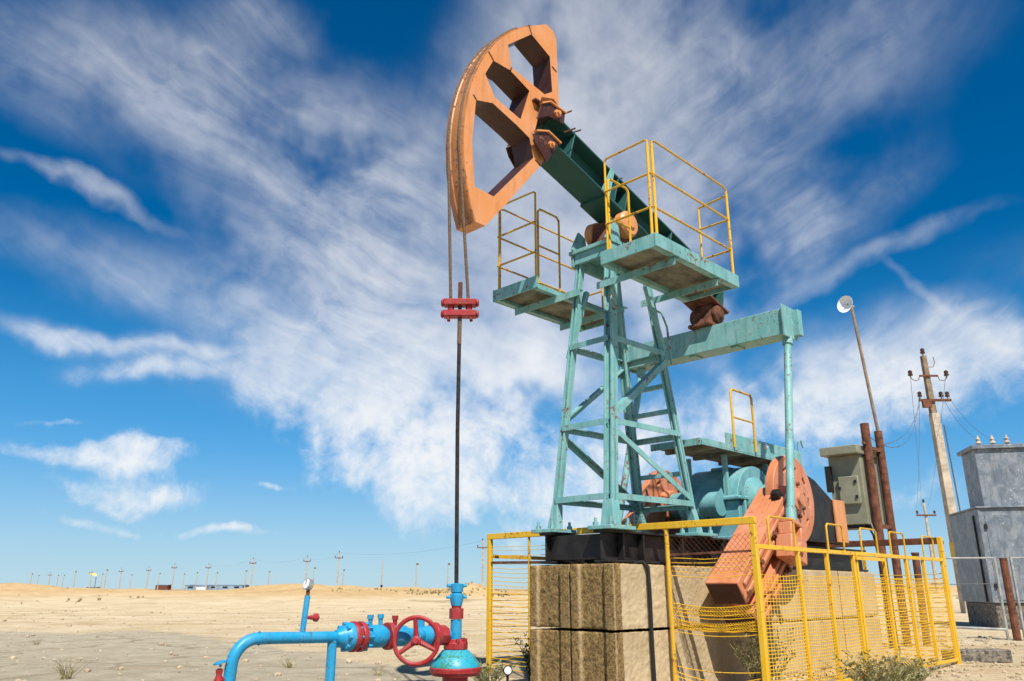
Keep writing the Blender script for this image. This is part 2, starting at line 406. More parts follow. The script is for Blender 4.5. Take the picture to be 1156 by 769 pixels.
for (za, zb, lay) in ((0, .560, 'bottom'), (.582, 1.150, 'top')):
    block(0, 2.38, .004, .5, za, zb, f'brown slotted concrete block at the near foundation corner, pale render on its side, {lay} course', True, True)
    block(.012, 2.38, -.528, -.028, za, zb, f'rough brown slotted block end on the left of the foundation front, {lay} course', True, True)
    block(2.40, 4.78, .0, .5, za, zb, f'pale long concrete block behind the crank counterweight, {lay} course', False, False)
    block(4.80, 5.98, .0, .5, za, zb, f'short pale stained concrete block at the motor end, {lay} course', False, False)
    block(2.40, 4.78, -.51, -.01, za, zb, f'long concrete block on the far side of the foundation, {lay} course', False, False)
    block(4.80, 5.98, -.51, -.01, za, zb, f'short concrete block at the far motor corner of the foundation, {lay} course', False, False)

# ------------------------------------------------------------------ the pumping unit
pj = empty('pumpjack', P(0, 0, 1.16), 'teal and orange oil pumpjack nodding over the well on a concrete block foundation', 'pumpjack', rz=ROT)

# base frame
mb = MB()
for w in (-.34, .34): mb.ibeam(P(.05, w, 1.305), P(6.0, w, 1.305), .17, .29, .022, .02)
for u in (.16, 1.0, 1.75, 2.6, 3.5, 4.4, 5.2, 5.9): mb.ubox(u-.05, u+.05, -.329, .329, 1.19, 1.42)
for u in (.3, .62, 1.3, 2.1): mb.ubox(u-.012, u+.012, .352, .418, 1.185, 1.425)
bf = mb.build('base_frame', BLACKS, pj, bevel=.004)
for (u, w) in ((.2, -.36), (.2, .36), (1.66, -.36), (1.66, .36)):
    MB().ubox(u-.19, u+.19, w-.14, w+.14, 1.453, 1.487).build('base_plate', TEAL, bf, bevel=.004)
for (u, w) in ((.2, -.36), (.2, .36), (1.66, .36)):
    for du, dw in ((-.13, -.09), (-.13, .09), (.13, .09)):
        MB().lathe(P(u+du, w+dw, 1.488), Z, [(0, .026), (.035, .026), (.036, .014), (.075, .014)], 6).build('anchor_bolt', TEAL, bf)

# tower
ZB, ZT = 1.488, 4.5
def leg(z, su, sw):
    f = (z-ZB)/(ZT-ZB)
    u = (.2+f*.36) if su < 0 else (1.66-f*.5)
    return P(u, sw*(.35-f*.145), z)
mb = MB(); mb.ubox(.45, 1.27, -.30, .30, 4.5, 4.545)
mb.ubox(.47, 1.25, -.285, -.25, 4.36, 4.4995); mb.ubox(.47, 1.25, .25, .285, 4.36, 4.4995)
for u in (.5, 1.2): mb.ubox(u-.02, u+.02, -.24, .24, 4.38, 4.4985)
tw = mb.build('tower', TEAL, pj, bevel=.004)
for su in (-1, 1):
    for sw in (-1, 1):
        mb = MB(); a = leg(ZB+.002, su, sw); b = leg(ZT-.002, su, sw); s = {(-1, 1): .105, (-1, -1): .07, (1, 1): .07, (1, -1): .10}[(su, sw)]; fd = .05 if (su, sw) == (-1, 1) else .036
        d = (b-a).normalized(); x = (W-d*W.dot(d)).normalized(); y = d.cross(x)
        # channel shaped leg: two flanges and a web
        mb.box((a+b)/2, x*(s/2), y*.012, d*((b-a).length/2))
        for q in (-1, 1): mb.box((a+b)/2+x*(q*(s/2-.011))-y*(su*.0),x*.011, y*fd, d*((b-a).length/2))
        # gusset flare at the foot
        f0 = a; f1 = leg(ZB+.24, su, sw); e = fd+.006
        mb.add([f0-x*(s/2+.03)-y*e, f0+x*(s/2+.03)-y*e, f1+x*(s/2+.002)-y*e, f1-x*(s/2+.002)-y*e,
                f0-x*(s/2+.03)+y*e, f0+x*(s/2+.03)+y*e, f1+x*(s/2+.002)+y*e, f1-x*(s/2+.002)+y*e],
               [(0,1,2,3), (7,6,5,4), (0,4,5,1), (1,5,6,2), (2,6,7,3), (3,7,4,0)])
        mb.build('leg', TEAL, tw, bevel=.003)
def brace(a, b, n, s=.058, name='brace'):
    """angle iron from a to b, bolted with its flat on the face whose outward normal is n"""
    d = (V(b)-V(a)).normalized(); q = n.cross(d).normalized()
    if q.z > 0: q = -q
    MB().ang(V(a)+n*.052, V(b)+n*.052, s, .012, q, -n).build(name, TEAL, tw)
for z in (1.80, 2.54, 3.43):
    brace(leg(z, -1, -1), leg(z+.0, -1, 1), -U)
    brace(leg(z, -1, 1), leg(z+.02, 1, 1), W)
    brace(leg(z, -1, -1), leg(z+.02, 1, -1), -W)
    brace(leg(z, 1, -1), leg(z, 1, 1), U)
for sw in (1, -1):
    brace(leg(2.46, -1, sw), leg(1.86, 1, sw), W*sw)
    brace(leg(2.62, -1, sw), leg(3.36, 1, sw), W*sw, .07)
for z in (2.12, 2.80, 3.08): 
    mb = MB(); mb.bar(leg(z, 1, -1)+U*.03, leg(z, 1, 1)+U*.03, .05, .045); mb.build('rung', TEAL, tw)
# ladder stile and bent handhold on the rear face
MB().tube([leg(3.3, 1, 1)+U*.08+W*.06, leg(3.75, 1, 1)+U*.14+W*.06, leg(3.9, 1, 1)+U*.10+W*.05, leg(3.92, 1, 1)+U*.02+W*.03], .012, 8).build('handhold', TEAL, tw)
MB().bar(P(1.05, .30, 4.14), leg(3.45, 1, 1)+W*.04, .05, .05).build('strut', TEAL, tw)
MB().bar(P(.75, -.30, 4.14), leg(3.3, -1, -1)-W*.04, .05, .05).build('strut', TEAL, tw)

# saddle bearing
mb = MB(); mb.ubox(.60, 1.10, -.20, .20, 4.547, 4.62)
mb.prism([[(.66, 4.62), (1.04, 4.62), (.95, 4.93), (.75, 4.93)]], lambda a, b, t: P(a, t, b), -.16, .16)
sb = mb.build('saddle_bearing', BROWNR, pj, bevel=.006)
for s in (1, -1):
    MB().lathe(P(.85, s*.165, 4.845), W*s, [(0, .15), (.09, .155), (.12, .13), (.12, .06), (.14, .055)], 20).build('bearing_cap', ORANGE, sb)
for s in (1, -1):
    MB().prism([[(.42, 4.547), (.70, 4.547), (.66, 4.76), (.55, 4.80)]], lambda a, b, t: P(a, t, b), s*.225, s*.25).build('bearing_bracket', TEAL, sb, bevel=.003)

# walking beam
SL = R(17); BD = (U*math.cos(SL)-Z*math.sin(SL)); BU = (U*math.sin(SL)+Z*math.cos(SL))
BC = P(.85, 0, 5.24)
def BP(s, w, t): return BC+BD*s+W*w+BU*t
mb = MB(); mb.ibeam(BP(-1.22, 0, 0), BP(2.32, 0, 0), .36, .37, .02, .02, BU)
for s in (-.9, -.1, .1, 1.0, 2.0, 2.25):
    for q in (1, -1): mb.box(BP(s, q*.095, 0), BD*.008, W*.084, BU*.163)
wb = mb.build('walking_beam', TEALD, pj, bevel=.003)
mb = MB(); mb.box(BP(0.0, 0, -.2), BD*.26, W*.19, BU*.0145); mb.build('saddle_plate', TEALD, wb)
mb = MB(); mb.prism([[(-.32, .18), (-.26, .18), (-.26, -.2), (-.4, -.2)]], lambda a, b, t: BP(a+.05, t, b), .184, .2); mb.build('gusset', TEAL, wb)
for (s, w, l) in ((-.92, .1, .12), (-.55, -.1, .10), (-.05, .12, .05)):
    MB().tube([BP(s, w, .186), BP(s, w, .21), BP(s, w, .21)+W*l+U*l*.5+Z*.02], .009, 7).build('rope_guide', BROWNR, wb)

# horse head
hc, hz, hr = .611, 4.970, 2.15
HW = .13
arc = []
for i in range(25):
    a = R(131-i*(131+22)/24+0)       # degrees above the -u axis measured at the centre
    t = R(64)-i*(R(64)+R(22.5))/24
    arc.append((hc-hr*math.cos(t), hz+hr*math.sin(t)))
outer = [(-.19, 6.80), (-.24, 6.885), (-.36, 6.905)]+arc[2:]+[(-1.25, 4.149), (-.995, 4.451), (-.481, 5.093), (-.428, 5.167), (-.451, 5.271), (-.572, 5.375), (-.45, 5.93), (-.25, 6.0), (-.168, 5.94)]
outer[3:3] = []
h1 = [(-.956, 6.309), (-.597, 6.640), (-.305, 6.513), (-.275, 6.077), (-.398, 5.985), (-.905, 6.057)]
h2 = [(-1.165, 6.003), (-1.275, 5.791), (-1.14, 5.585), (-.774, 5.505), (-.637, 5.91), (-.926, 6.013)]
h3 = [(-1.391, 5.434), (-1.169, 5.505), (-.825, 5.41), (-.640, 5.345), (-.585, 5.141), (-1.146, 4.489), (-1.395, 4.501), (-1.435, 4.972)]
mb = MB(); mb.prism([outer, h1, h2, h3], lambda a, b, t: P(a, t, b), -HW, HW)
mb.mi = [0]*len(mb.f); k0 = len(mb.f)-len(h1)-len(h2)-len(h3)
for i in range(k0, len(mb.f)): mb.mi[i] = 1          # walls inside the openings: dark red primer, darkened to paint their shade
hh = mb.build('horse_head', [ORANGE, SHADE_PRIMER], pj)
# curved rope face: rounded plate with a groove, a little wider than the cheeks
def arcpt(t, r): return (hc-r*math.cos(t), hz+r*math.sin(t))
mb = MB(); N = 40; T0, T1 = R(56), R(-22.5)
prof = [(-.115, -.012), (-.115, .014), (-.095, .017), (-.055, .017), (-.045, .006), (.02, .006), (.06, .006), (.07, .017), (.105, .017), (.126, .012), (.126, -.012)]
vs = []; fs = []; m = len(prof)
for i in range(N+1):
    t = T0+(T1-T0)*i/N
    for (w, dr) in prof:
        a, b = arcpt(t, hr+dr); vs.append(P(a, w, b))
for i in range(N):
    for k in range(m):
        l = (k+1) % m; fs.append((i*m+k, i*m+l, (i+1)*m+l, (i+1)*m+k))
fs.append(tuple(range(m))); fs.append(tuple(N*m+k for k in range(m)))
mb.add(vs, fs); mb.build('arc_plate', ARCM, hh)
# weld seams where the cheek plates butt, thin raised beads
for (a, b, c, d) in ((-.597, 6.64, -.64, 6.735), (-1.165, 6.003, -1.235, 6.07), (-1.391, 5.434, -1.43, 5.475), (-.275, 6.40, -.2, 6.37), (-.926, 6.013, -.905, 6.057), (-.481, 5.093, -.56, 5.13)):
    MB().tube([P(a, HW+.001, b), P(c, HW+.001, d)], .008, 6).build('weld_seam', BROWNR, hh)
# bracket lugs that clamp the head onto the beam, coloured dark for the shade on them
for s in (1, -1):
    br = MB().prism([[(-.66, 5.36), (-.60, 5.40), (-.45, 5.47), (-.25, 5.42), (-.46, 5.11), (-.62, 5.27)]], lambda a, b, t: P(a, t, b), s*.185, s*.20).build('lower_lug', SHADE_PRIMER, hh, bevel=.003)
    MB().bar(P(-.62, s*.195, 5.41), P(-.44, s*.195, 5.48), .05, .016).bar(P(-.44, s*.195, 5.482), P(-.24, s*.195, 5.425), .05, .016).build('lug_flange', ORANGE, br)
    MB().lathe(P(-.40, s*.2005, 5.335), W*s, [(0, .04), (.025, .04), (.026, .022), (.05, .022)], 6).build('lug_bolt', ORANGE, br)
    bu = MB().prism([[(-.60, 5.56), (-.53, 5.77), (-.40, 5.85), (-.15, 5.83), (-.17, 5.69), (-.42, 5.68)]], lambda a, b, t: P(a, t, b), s*.185, s*.20).build('upper_lug', SHADE_PRIMER, hh, bevel=.003)
    MB().bar(P(-.53, s*.195, 5.78), P(-.40, s*.195, 5.858), .05, .016).bar(P(-.40, s*.195, 5.86), P(-.14, s*.195, 5.838), .05, .016).build('lug_flange', ORANGE, bu)
    MB().lathe(P(-.29, s*.2005, 5.76), W*s, [(0, .045), (.025, .045), (.026, .025), (.05, .025)], 6).build('lug_bolt', ORANGE, bu)
MB().ubox(-.60, -.16, -.183, .183, 5.80, 5.82).build('top_clamp_plate', SHADE_PRIMER, hh)
MB().tube([P(-.14, .12, 5.85), P(-.06, .22, 5.90)], .009, 6).build('locking_pin', BROWNR, hh)
MB().tube([P(-.16, .19, 5.60), P(-.10, .30, 5.63)], .009, 6).build('locking_pin', BROWNR, hh)

# bridle: two ropes, the carrier bar, the polished rod
for s in (-1, 1):
    pts = []
    for i in range(16):
        t = R(50)-R(50)*i/15; a, b = arcpt(t, hr+.022); pts.append(P(a, s*.075+.008, b))
    pts.append(P(-1.44, .012, 3.30)+X*(s*.08))
    MB().tube(pts, .014, 8).build('bridle_rope', ROPE, pj)
mb = MB()
for z in (3.26, 3.365):
    mb.box(P(-1.44, .012, z), X*.145, Y*.05, Z*.030)
    for s in (-1, 1): mb.lathe(P(-1.44, .012, z)+X*(s*.145), X*s, [(0, .036), (.02, .034), (.024, .02)], 10)
for s in (-.08, .08): mb.tube([P(-1.44, .012, 3.29)+X*s, P(-1.44, .012, 3.34)+X*s], .03, 10)
cb = mb.build('carrier_bar', REDP, pj, bevel=.008)
for s in (-.1, .1):
    for q in (-1, 1): MB().lathe(P(-1.44, .012, 3.222)+X*s+Y*(q*.03), -Z, [(0, .014), (.02, .014)], 6).build('clamp_bolt', REDP, cb)
MB().tube([P(-1.44, .012, 3.40), P(-1.44, .012, 3.56)], .020, 10).build('rod_clamp', BROWNR, pj)
MB().tube([P(-1.44, .012, 3.55), P(-1.437, .010, 2.2), P(-1.405, .0, .93)], .0175, 12).build('polished_rod', STEELR, pj)
MB().tube([P(-1.44, .012, 3.22), P(-1.44, .012, 2.98)], .0195, 10).build('rod_sleeve', ROPE, pj)

# maintenance platforms with handrails on both sides of the saddle
def platform(s):
    mb = MB(); w0, w1 = .46, 1.10
    mb.ubox(.09, 1.60, min(s*w0, s*w1), max(s*w0, s*w1), 4.105, 4.125)
    pf = mb.build('platform_deck', GRATE, pj)
    mb = MB()
    mb.ubox(.06, 1.63, min(s*1.102, s*1.122), max(s*1.102, s*1.122), 4.06, 4.20)
    for u in (.078, 1.612): mb.ubox(u-.01, u+.01, min(s*.44, s*1.1005), max(s*.44, s*1.1005), 4.06, 4.20)
    mb.ubox(.09, 1.60, min(s*1.04, s*1.10), max(s*1.04, s*1.10), 4.062, 4.103)
    mb.ubox(.09, 1.60, min(s*.44, s*.50), max(s*.44, s*.50), 4.05, 4.103)
    mb.build('kick_board', TEAL, pf, bevel=.003)
    for u in (.40, 1.20):
        mb = MB(); mb.ang(P(u, s*.12, 4.05), P(u, s*1.10, 4.05), .075, .01, U, -Z); mb.build('support_angle', TEAL, pf)
    def rail(pts, r=.0115, m=YELRUST, nm='handrail'): MB().tube(pts, r, 8).build(nm, m, pf)
    rm = YELRUST
    a, b, c, d = (.10, .50), (.10, 1.085), (1.585, 1.085), (1.585, .72)
    def q(p, z): return P(p[0], s*p[1], z)
    H = 5.26
    mat = YELLOW if s > 0 else YELRUST
    for dx, pp in (((.02, .0), a), ((0, -.03), b), ((.035, 0), b), ((0, 0), c), ((0, 0), d)):
        p = (pp[0]+dx[0], pp[1]+dx[1]); top = H-.06 if pp is not d else H-.12
        r = .0155 if pp in (b, c) else .0115
        MB().tube([q(p, 4.10), q(p, top)], r, 8).build('rail_post', mat, pf)
    def loop(p0, p1): return [q(p0, H-.06), q(p0, H-.02), q((p0[0]*.95+p1[0]*.05, p0[1]*.95+p1[1]*.05), H), q((p0[0]*.05+p1[0]*.95, p0[1]*.05+p1[1]*.95), H), q(p1, H-.02), q(p1, H-.06)]
    rail(loop((a[0]+.02, a[1]), (b[0], b[1]-.03))); rail(loop((b[0]+.035, b[1]), c))
    for z in (4.50, 4.87):
        rail([q(a, z), q(b, z)]); rail([q(b, z), q(c, z)]); rail([q(c, z), q(d, z)], .012)
    rail([q(c, H-.09), q(d, H-.12)], .012)
    # short hoop on the inner side
    e, f = (.16, .50), (.52, .50)
    rail([q(e, 4.12), q(e, 5.02), q((.20, .5), 5.06), q((.48, .5), 5.06), q(f, 5.02), q(f, 4.12)], .013, mat, 'grab_hoop')
    rail([q(e, 4.6), q(f, 4.6)], .011)
    return pf
platform(1); platform(-1)

# equaliser beam, its bearing and the two pitman arms
mb = MB()
mb.ubox(2.70, 2.98, -1.18, 1.08, 3.79, 4.11)
for w in (-.8, -.2, .4): mb.ubox(2.74, 2.94, w-.05, w+.05, 3.775, 3.789)
eq = mb.build('equalizer_beam', TEAL, pj, bevel=.008)
for s in (1, -1):
    mb = MB(); x = 1.092 if s > 0 else -1.192
    mb.ubox(2.66, 3.0, x-.011, x+.011, 3.76, 4.15)
    mb.ubox(2.90, 3.0, min(x, x+s*.09), max(x, x+s*.09), 3.80, 4.12)
    mb.build('end_plate', TEAL, eq, bevel=.004)
mb = MB()
mb.ubox(2.62, 3.06, -.16, .16, 4.112, 4.16)
mb.prism([[(2.66, 4.16), (3.02, 4.16), (2.93, 4.42), (2.75, 4.42)]], lambda a, b, t: P(a, t, b), -.13, .13)
for s in (1, -1): mb.lathe(P(2.84, s*.131, 4.29), W*s, [(0, .12), (.05, .12), (.07, .08), (.09, .06)], 14)
mb.build('tail_bearing', BROWNR, eq, bevel=.01)
mb = MB(); mb.box(BP(2.12, 0, -.2), BD*.25, W*.2, BU*.0145); mb.build('tail_plate', BROWNR, wb)
def crank(s):
    C0 = P(2.9, 0, 1.90); A = R(38.3); dx = -U*math.cos(A)-Z*math.sin(A); dy = -U*math.sin(A)+Z*math.cos(A)
    def c3(a, b, t): return C0+dx*a+dy*b+W*(s*t)
    # disc end running into the arm
    out = [(.50*math.cos(R(t)), .50*math.sin(R(t))) for t in range(40, 321, 10)]
    prof = out+[(.6, -.33), (1.78, -.30), (1.80, .28), (.6, .32)]
    slots = []
    for t in (100, 140, 180, 220, 260):
        c, n = (.36*math.cos(R(t)), .36*math.sin(R(t))), R(t+90)
        slots.append([(c[0]+.05*math.cos(n)*i-.02*math.sin(n)*j, c[1]+.05*math.sin(n)*i+.02*math.cos(n)*j) for i, j in ((-1,-1), (1,-1), (1,1), (-1,1))])
    mb = MB(); mb.prism([prof]+slots, c3, .80, .90)
    mb.lathe(c3(0, 0, .70), W*s, [(0, .22), (.0995, .24)], 20)
    cr = mb.build('crank', CRANKO, pj, bevel=.008)
    mb = MB(); mb.lathe(c3(0, 0, .901), W*s, [(0, .13), (.05, .125), (.06, .075), (.09, .07)], 18); mb.build('shaft_hub', CRANKO, cr)
    for t in range(20, 380, 45):
        mb = MB(); mb.lathe(c3(.20*math.cos(R(t)), .20*math.sin(R(t)), .901), W*s, [(0, .024), (.03, .024)], 6); mb.build('hub_bolt', BROWNR, cr)
    # split counterweight slabs on both edges of the arm
    for (b0, b1, a0, a1) in ((.05, .30, .18, 1.86), (-.31, -.07, .62, 1.83)):
        mb = MB(); mb.prism([[(a0+.1, b0), (a1, b0), (a1, b1), (a0, b1), (a0, b0+.1)]], c3, .66, 1.02)
        mb.prism([[(a0+.16, b0+.05), (a1-.07, b0+.05), (a1-.07, b0+.10), (a0+.16, b0+.10)]], c3, 1.02, 1.045)
        mb.prism([[(a0+.16, b1-.10), (a1-.07, b1-.10), (a1-.07, b1-.05), (a0+.16, b1-.05)]], c3, 1.02, 1.045)
        cw = mb.build('counterweight', CRANKO, cr, bevel=.012)
    for (a, b) in ((.95, .19), (1.4, .19), (1.0, -.21), (1.5, -.21)):
        mb = MB(); mb.lathe(c3(a, b, 1.021), W*s, [(0, .045), (.025, .045), (.03, .03), (.06, .03)], 6); mb.build('weight_bolt', BROWNR, cr)
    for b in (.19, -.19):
        mb = MB(); mb.box(c3(1.864 if b > 0 else 1.834, b-.015, .84), dx*.004, dy*(.115 if b > 0 else .11), W*.165); mb.build('end_shade_plate', SHADE_PRIMER, cr)  # thin added plate, painted dark as the shade on the weight's end
    mb = MB(); mb.box(c3(.42, .02, .95), dx*.045, dy*.36, W*.045); mb.build('weight_clamp', BLACKS, cr, bevel=.004)
    # crank pin and the foot bearing of the pitman
    pin = c3(.92, 0, 0)
    top = P(2.84, s*1.14 if s < 0 else 1.02, 3.80); foot = pin+W*(s*1.15)
    if s > 0: foot = pin+W*1.15
    top = P(2.84, s*1.05, 3.80)
    mb = MB(); mb.lathe(pin+W*(s*.9), W*s, [(0, .07), (.15, .07), (.16, .11), (.32, .11), (.33, .06), (.37, .05)], 16)
    mb.build('crank_pin', CRANKO, cr)
    d = (top-foot).normalized(); x = W-d*W.dot(d); x.normalize(); y = d.cross(x)
    mb = MB()
    mb.box(foot-d*.02, x*.09, y*.17, d*.12)
    for q in (-1, 1): mb.box(foot+y*(.11*q)+d*.17, x*.075, y*.035, d*.068)
    mb.box(foot+d*.26, x*.07, y*.13, d*.022)
    pb = mb.build('pitman_foot', CRANKO, pj, bevel=.012)
    mb = MB(); mb.tube([foot+d*.285, top], .044, 14); mb.tube([top-d*.12, top-d*.02], .06, 12)
    pt = mb.build('pitman_arm', TEAL, pj)
    mb = MB(); mb.tube([foot+d*.29, foot+d*.42], .058, 12); mb.build('pitman_collar', TEAL, pt)
crank(1); crank(-1)

# gear reducer
GL = .72
def gp_(u): return u
mb = MB()
mb.ubox(2.50, 3.55, -.34, .42, 1.46, 1.90)
mb.ubox(2.42, 3.62, -.40, .50, 1.452, 1.50)
mb.ubox(2.45, 3.59, -.38, .465, 1.901, 1.945)
for u in (2.58, 2.9, 3.2, 3.48):
    for (wa, wb_) in ((.4201, .47), (-.39, -.3401)): mb.ubox(u-.02, u+.02, wa, wb_, 1.50, 1.9005)
gb = mb.build('gearbox', TEALG, pj, bevel=.012)
cov = [(2.49, 1.946)]+[(2.98+.47*math.cos(R(t)), 1.86+.47*math.sin(R(t))) for t in range(168, 10, -9)]+[(3.55, 1.946)]
gc = MB().prism([cov], lambda a, b, t: P(a, t, b), -.33, .40).build('gearbox_cover', TEALG, gb, bevel=.03)
for (w0, s) in ((.401, 1), (-.341, -1)):
    mb = MB(); mb.lathe(P(2.9, w0, 1.925), W*s, [(0, .27), (.05, .26), (.09, .20), (.12, .17), (.29 if s > 0 else .35, .16)], 24); mb.build('bearing_housing', TEALG, gb, bevel=.006)
mb = MB(); mb.lathe(P(2.40, -.25, 1.86), W, [(0, .14), (.02, .16), (.05, .16), (.07, .14), (.12, .16), (.15, .16), (.18, .14), (.23, .16), (.26, .16), (.28, .14), (.5, .14)], 20); mb.build('brake_drum', TEALG, gb)
for i in range(5):
    for w in (.44, -.36):
        MB().lathe(P(2.55+i*.235, w, 1.946), Z, [(0, .02), (.045, .02)], 6).build('cover_bolt', TEALG, gc)
MB().ubox(2.85, 3.1, -.12, .12, 2.31, 2.345).build('inspection_hatch', TEALG, gc, bevel=.01)
for u in (2.62, 2.95): MB().ubox(u-.05, u+.05, .505, .58, 1.452, 1.58).build('mounting_lug', TEALG, gb, bevel=.01)

# brake drum and motor end
mb = MB(); mb.lathe(P(3.75, -.10, 1.88), W, [(0, .42), (.02, .43), (.05, .40), (.25, .40), (.28, .43), (.30, .42)], 28)
mb.build('belt_pulley', BLACKS, pj)
mb = MB(); mb.prism([[(3.25, 1.50), (3.32, 2.22), (3.6, 2.38), (4.0, 2.40), (4.45, 2.30), (5.1, 2.0), (5.22, 1.50)]], lambda a, b, t: P(a, t, b), .36, .47)
bg = mb.build('belt_guard', BLACKS, pj, bevel=.01)
MB().ubox(4.92, 5.26, .475, .50, 1.52, 2.08).build('guard_panel', ORANGE, bg, bevel=.004)
mb = MB(); mb.lathe(P(4.9, .28, 1.76), -W, [(0, .17), (.02, .21), (.08, .22), (.62, .22), (.66, .2), (.72, .12)], 24)
for k in range(-3, 4): mb.box(P(4.9, -.1, 1.76)+U*(k*.06)+Z*.225, U*.008, W*.24, Z*.03)
mt = mb.build('motor', BLACKS, pj)
MB().ubox(4.62, 5.2, -.36, .2, 1.452, 1.55).build('motor_slide', BROWNR, mt, bevel=.006)

# service platform above the gearbox
mb = MB(); mb.ubox(1.82, 4.26, -.27, .40, 2.485, 2.505)
for u in (2.1, 2.7, 3.3, 3.9): mb.ubox(u-.03, u+.03, -.25, .39, 2.44, 2.4845)
sp = mb.build('service_platform', GRATE, pj)
mb = MB(); mb.ubox(2.34, 4.26, .401, .415, 2.47, 2.66); mb.ubox(1.805, 4.26, .401, .413, 2.452, 2.4695); mb.ubox(1.805, 1.819, -.27, .40, 2.45, 2.53); mb.ubox(1.82, 2.34, .401, .413, 2.47, 2.53)
mb.ubox(4.261, 4.275, -.27, .40, 2.45, 2.53)
mb.build('kick_board', TEAL, sp, bevel=.003)
for (u, w, z0) in ((2.50, -.2, 1.947), (2.52, .28, 1.947), (3.52, -.2, 1.947), (3.52, .28, 1.947)):
    MB().ang(P(u, w, z0), P(u, w, 2.435), .05, .008, U, -W).build('stanchion', TEAL, sp)
MB().tube([P(2.50, .43, 2.50), P(2.50, .43, 3.16), P(2.53, .43, 3.20), P(2.97, .43, 3.20), P(3.0, .43, 3.16), P(3.0, .43, 2.50)], .015, 8).build('grab_rail', YELRUST, sp)
MB().tube([P(2.50, .43, 2.86), P(3.0, .43, 2.86)], .012, 8).build('grab_rail', YELRUST, sp)
MB().lathe(P(3.25, .416, 2.6), W, [(0, .03), (.03, .03), (.04, .015)], 10).build('lamp_socket', WHITEP, sp)
MB().tube([P(4.2, .41, 2.6), P(4.22, .41, 2.78), P(4.30, .41, 2.82), P(4.35, .41, 2.72)], .012, 7).build('grab_hook', TEAL, sp)

# ------------------------------------------------------------------ black hose hanging on the block side
mb = MB(); mb.tube([P(.44, .40, 1.158), P(.47, .50, 1.168), P(.50, .532, 1.12), P(.505, .535, .9), P(.50, .537, .5), P(.51, .536, 0.01)], .019, 10)
o = mb.build('hose', RUBBER, loc=P(.5, .53, 0), rz=ROT); tag(o, 'black hose hanging straight down the pale side of the foundation', 'hose')

# ------------------------------------------------------------------ wellhead and flow line
wl = P(-1.40, 0, 0)
wh = empty('wellhead', wl, 'blue and red wellhead with handwheel valve and bent flow pipe under the polished rod', 'wellhead', rz=ROT)
def at(z): return P(-1.40, 0, z)
MB().lathe(at(0), Z, [(-.03, .10), (.28, .10), (.285, .185), (.305, .19)], 24).build('casing', REDP, wh)
mb = MB(); mb.lathe(at(.306), Z, [(0, .20), (.035, .203), (.04, .195)], 28); fl = mb.build('casing_flange', REDP, wh, bevel=.004)
mb = MB(); mb.lathe(at(.347), Z, [(0, .192), (.03, .185), (.12, .105), (.125, .09)], 28); mb.build('casing_cone', BLUEG, wh)
mb = MB(); mb.lathe(at(.473), Z, [(0, .095), (.05, .095), (.055, .07), (.075, .06)], 8)
nk = mb.build('neck_flange', REDP, wh, bevel=.005)
for t in range(0, 360, 60):
    MB().lathe(P(-1.40+.08*math.cos(R(t)), .08*math.sin(R(t)), .525), Z, [(0, .016), (.03, .016)], 6).build('flange_bolt', REDP, nk)
mb = MB(); mb.lathe(at(.545), Z, [(0, .045), (.15, .045)], 18); mb.build('tee', BLUEP, wh)
mb = MB(); mb.lathe(at(.70), Z, [(0, .058), (.08, .058)], 6); mb.lathe(at(.78), Z, [(0, .04), (.02, .04)], 14); mb.build('union_nut', REDP, wh, bevel=.004)
mb = MB(); mb.lathe(at(.80), Z, [(0, .044), (.055, .055), (.085, .055), (.095, .042), (.10, .042), (.105, .05), (.165, .055), (.172, .03)], 18)
for t in (20, 200): 
    a = V((math.cos(R(t)), math.sin(R(t)), 0)); mb.tube([at(.865)+a*.05, at(.865)+a*.085], .012, 8); mb.tube([at(.952)+a*.05, at(.955)+a*.082], .014, 8)
mb.build('stuffing_box', BLUEP, wh)
# side outlet runs towards the camera side along -u
pd = (P(-3.2, -.10, .617)-P(-1.40, -.03, .575)).normalized()
A0 = P(-1.40, -.03, .578)
def F(s, dz=0, dy=0): return A0+pd*s+Z*dz+pd.cross(Z)*dy
def ring(mb, s, r, t, n=20): mb.lathe(F(s), pd, [(0, r*.97), (t*.12, r), (t*.88, r), (t, r*.97)], n)
mb = MB(); mb.lathe(F(.03), pd, [(0, .036), (.36, .036)], 16); mb.build('outlet_pipe', BLUEP, wh)
mb = MB(); ring(mb, .08, .075, .09, 8); mb.build('hammer_union', REDP, wh, bevel=.006)
mb = MB(); mb.lathe(F(.22), pd, [(0, .05), (.03, .072), (.10, .072), (.14, .055), (.22, .055), (.26, .075), (.38, .075)], 20)
mb.tube([F(.33), F(.33, .12)], .032, 12)
vb = mb.build('gate_valve', BLUEP, wh, bevel=.003)
MB().lathe(F(.175), pd, [(0, .093), (.005, .097), (.037, .097), (.042, .093)], 20).build('valve_flange', REDP, vb)
MB().lathe(F(.605), pd, [(0, .093), (.005, .097), (.037, .097), (.042, .093)], 20).build('valve_flange', REDP, vb)
for (s_, zt, m_) in ((.70, .125, BLUEP), (.79, .12, BLUEP), (.57, .115, REDP)):
    mb = MB(); mb.tube([F(s_, .03), F(s_, zt)], .017, 8); mb.lathe(F(s_, zt), Z, [(0, .024), (.03, .024)], 6); mb.build('valve_stud', m_, vb)
mb = MB(); mb.lathe(F(.65), pd, [(0, .06), (.04, .08), (.12, .08), (.15, .07), (.20, .085)], 20); mb.build('valve_body', BLUEP, vb)
mb = MB(); ring(mb, .855, .105, .04); ring(mb, .915, .105, .04); ring(mb, .895, .09, .02); fr = mb.build('pipe_flange', REDP, wh)
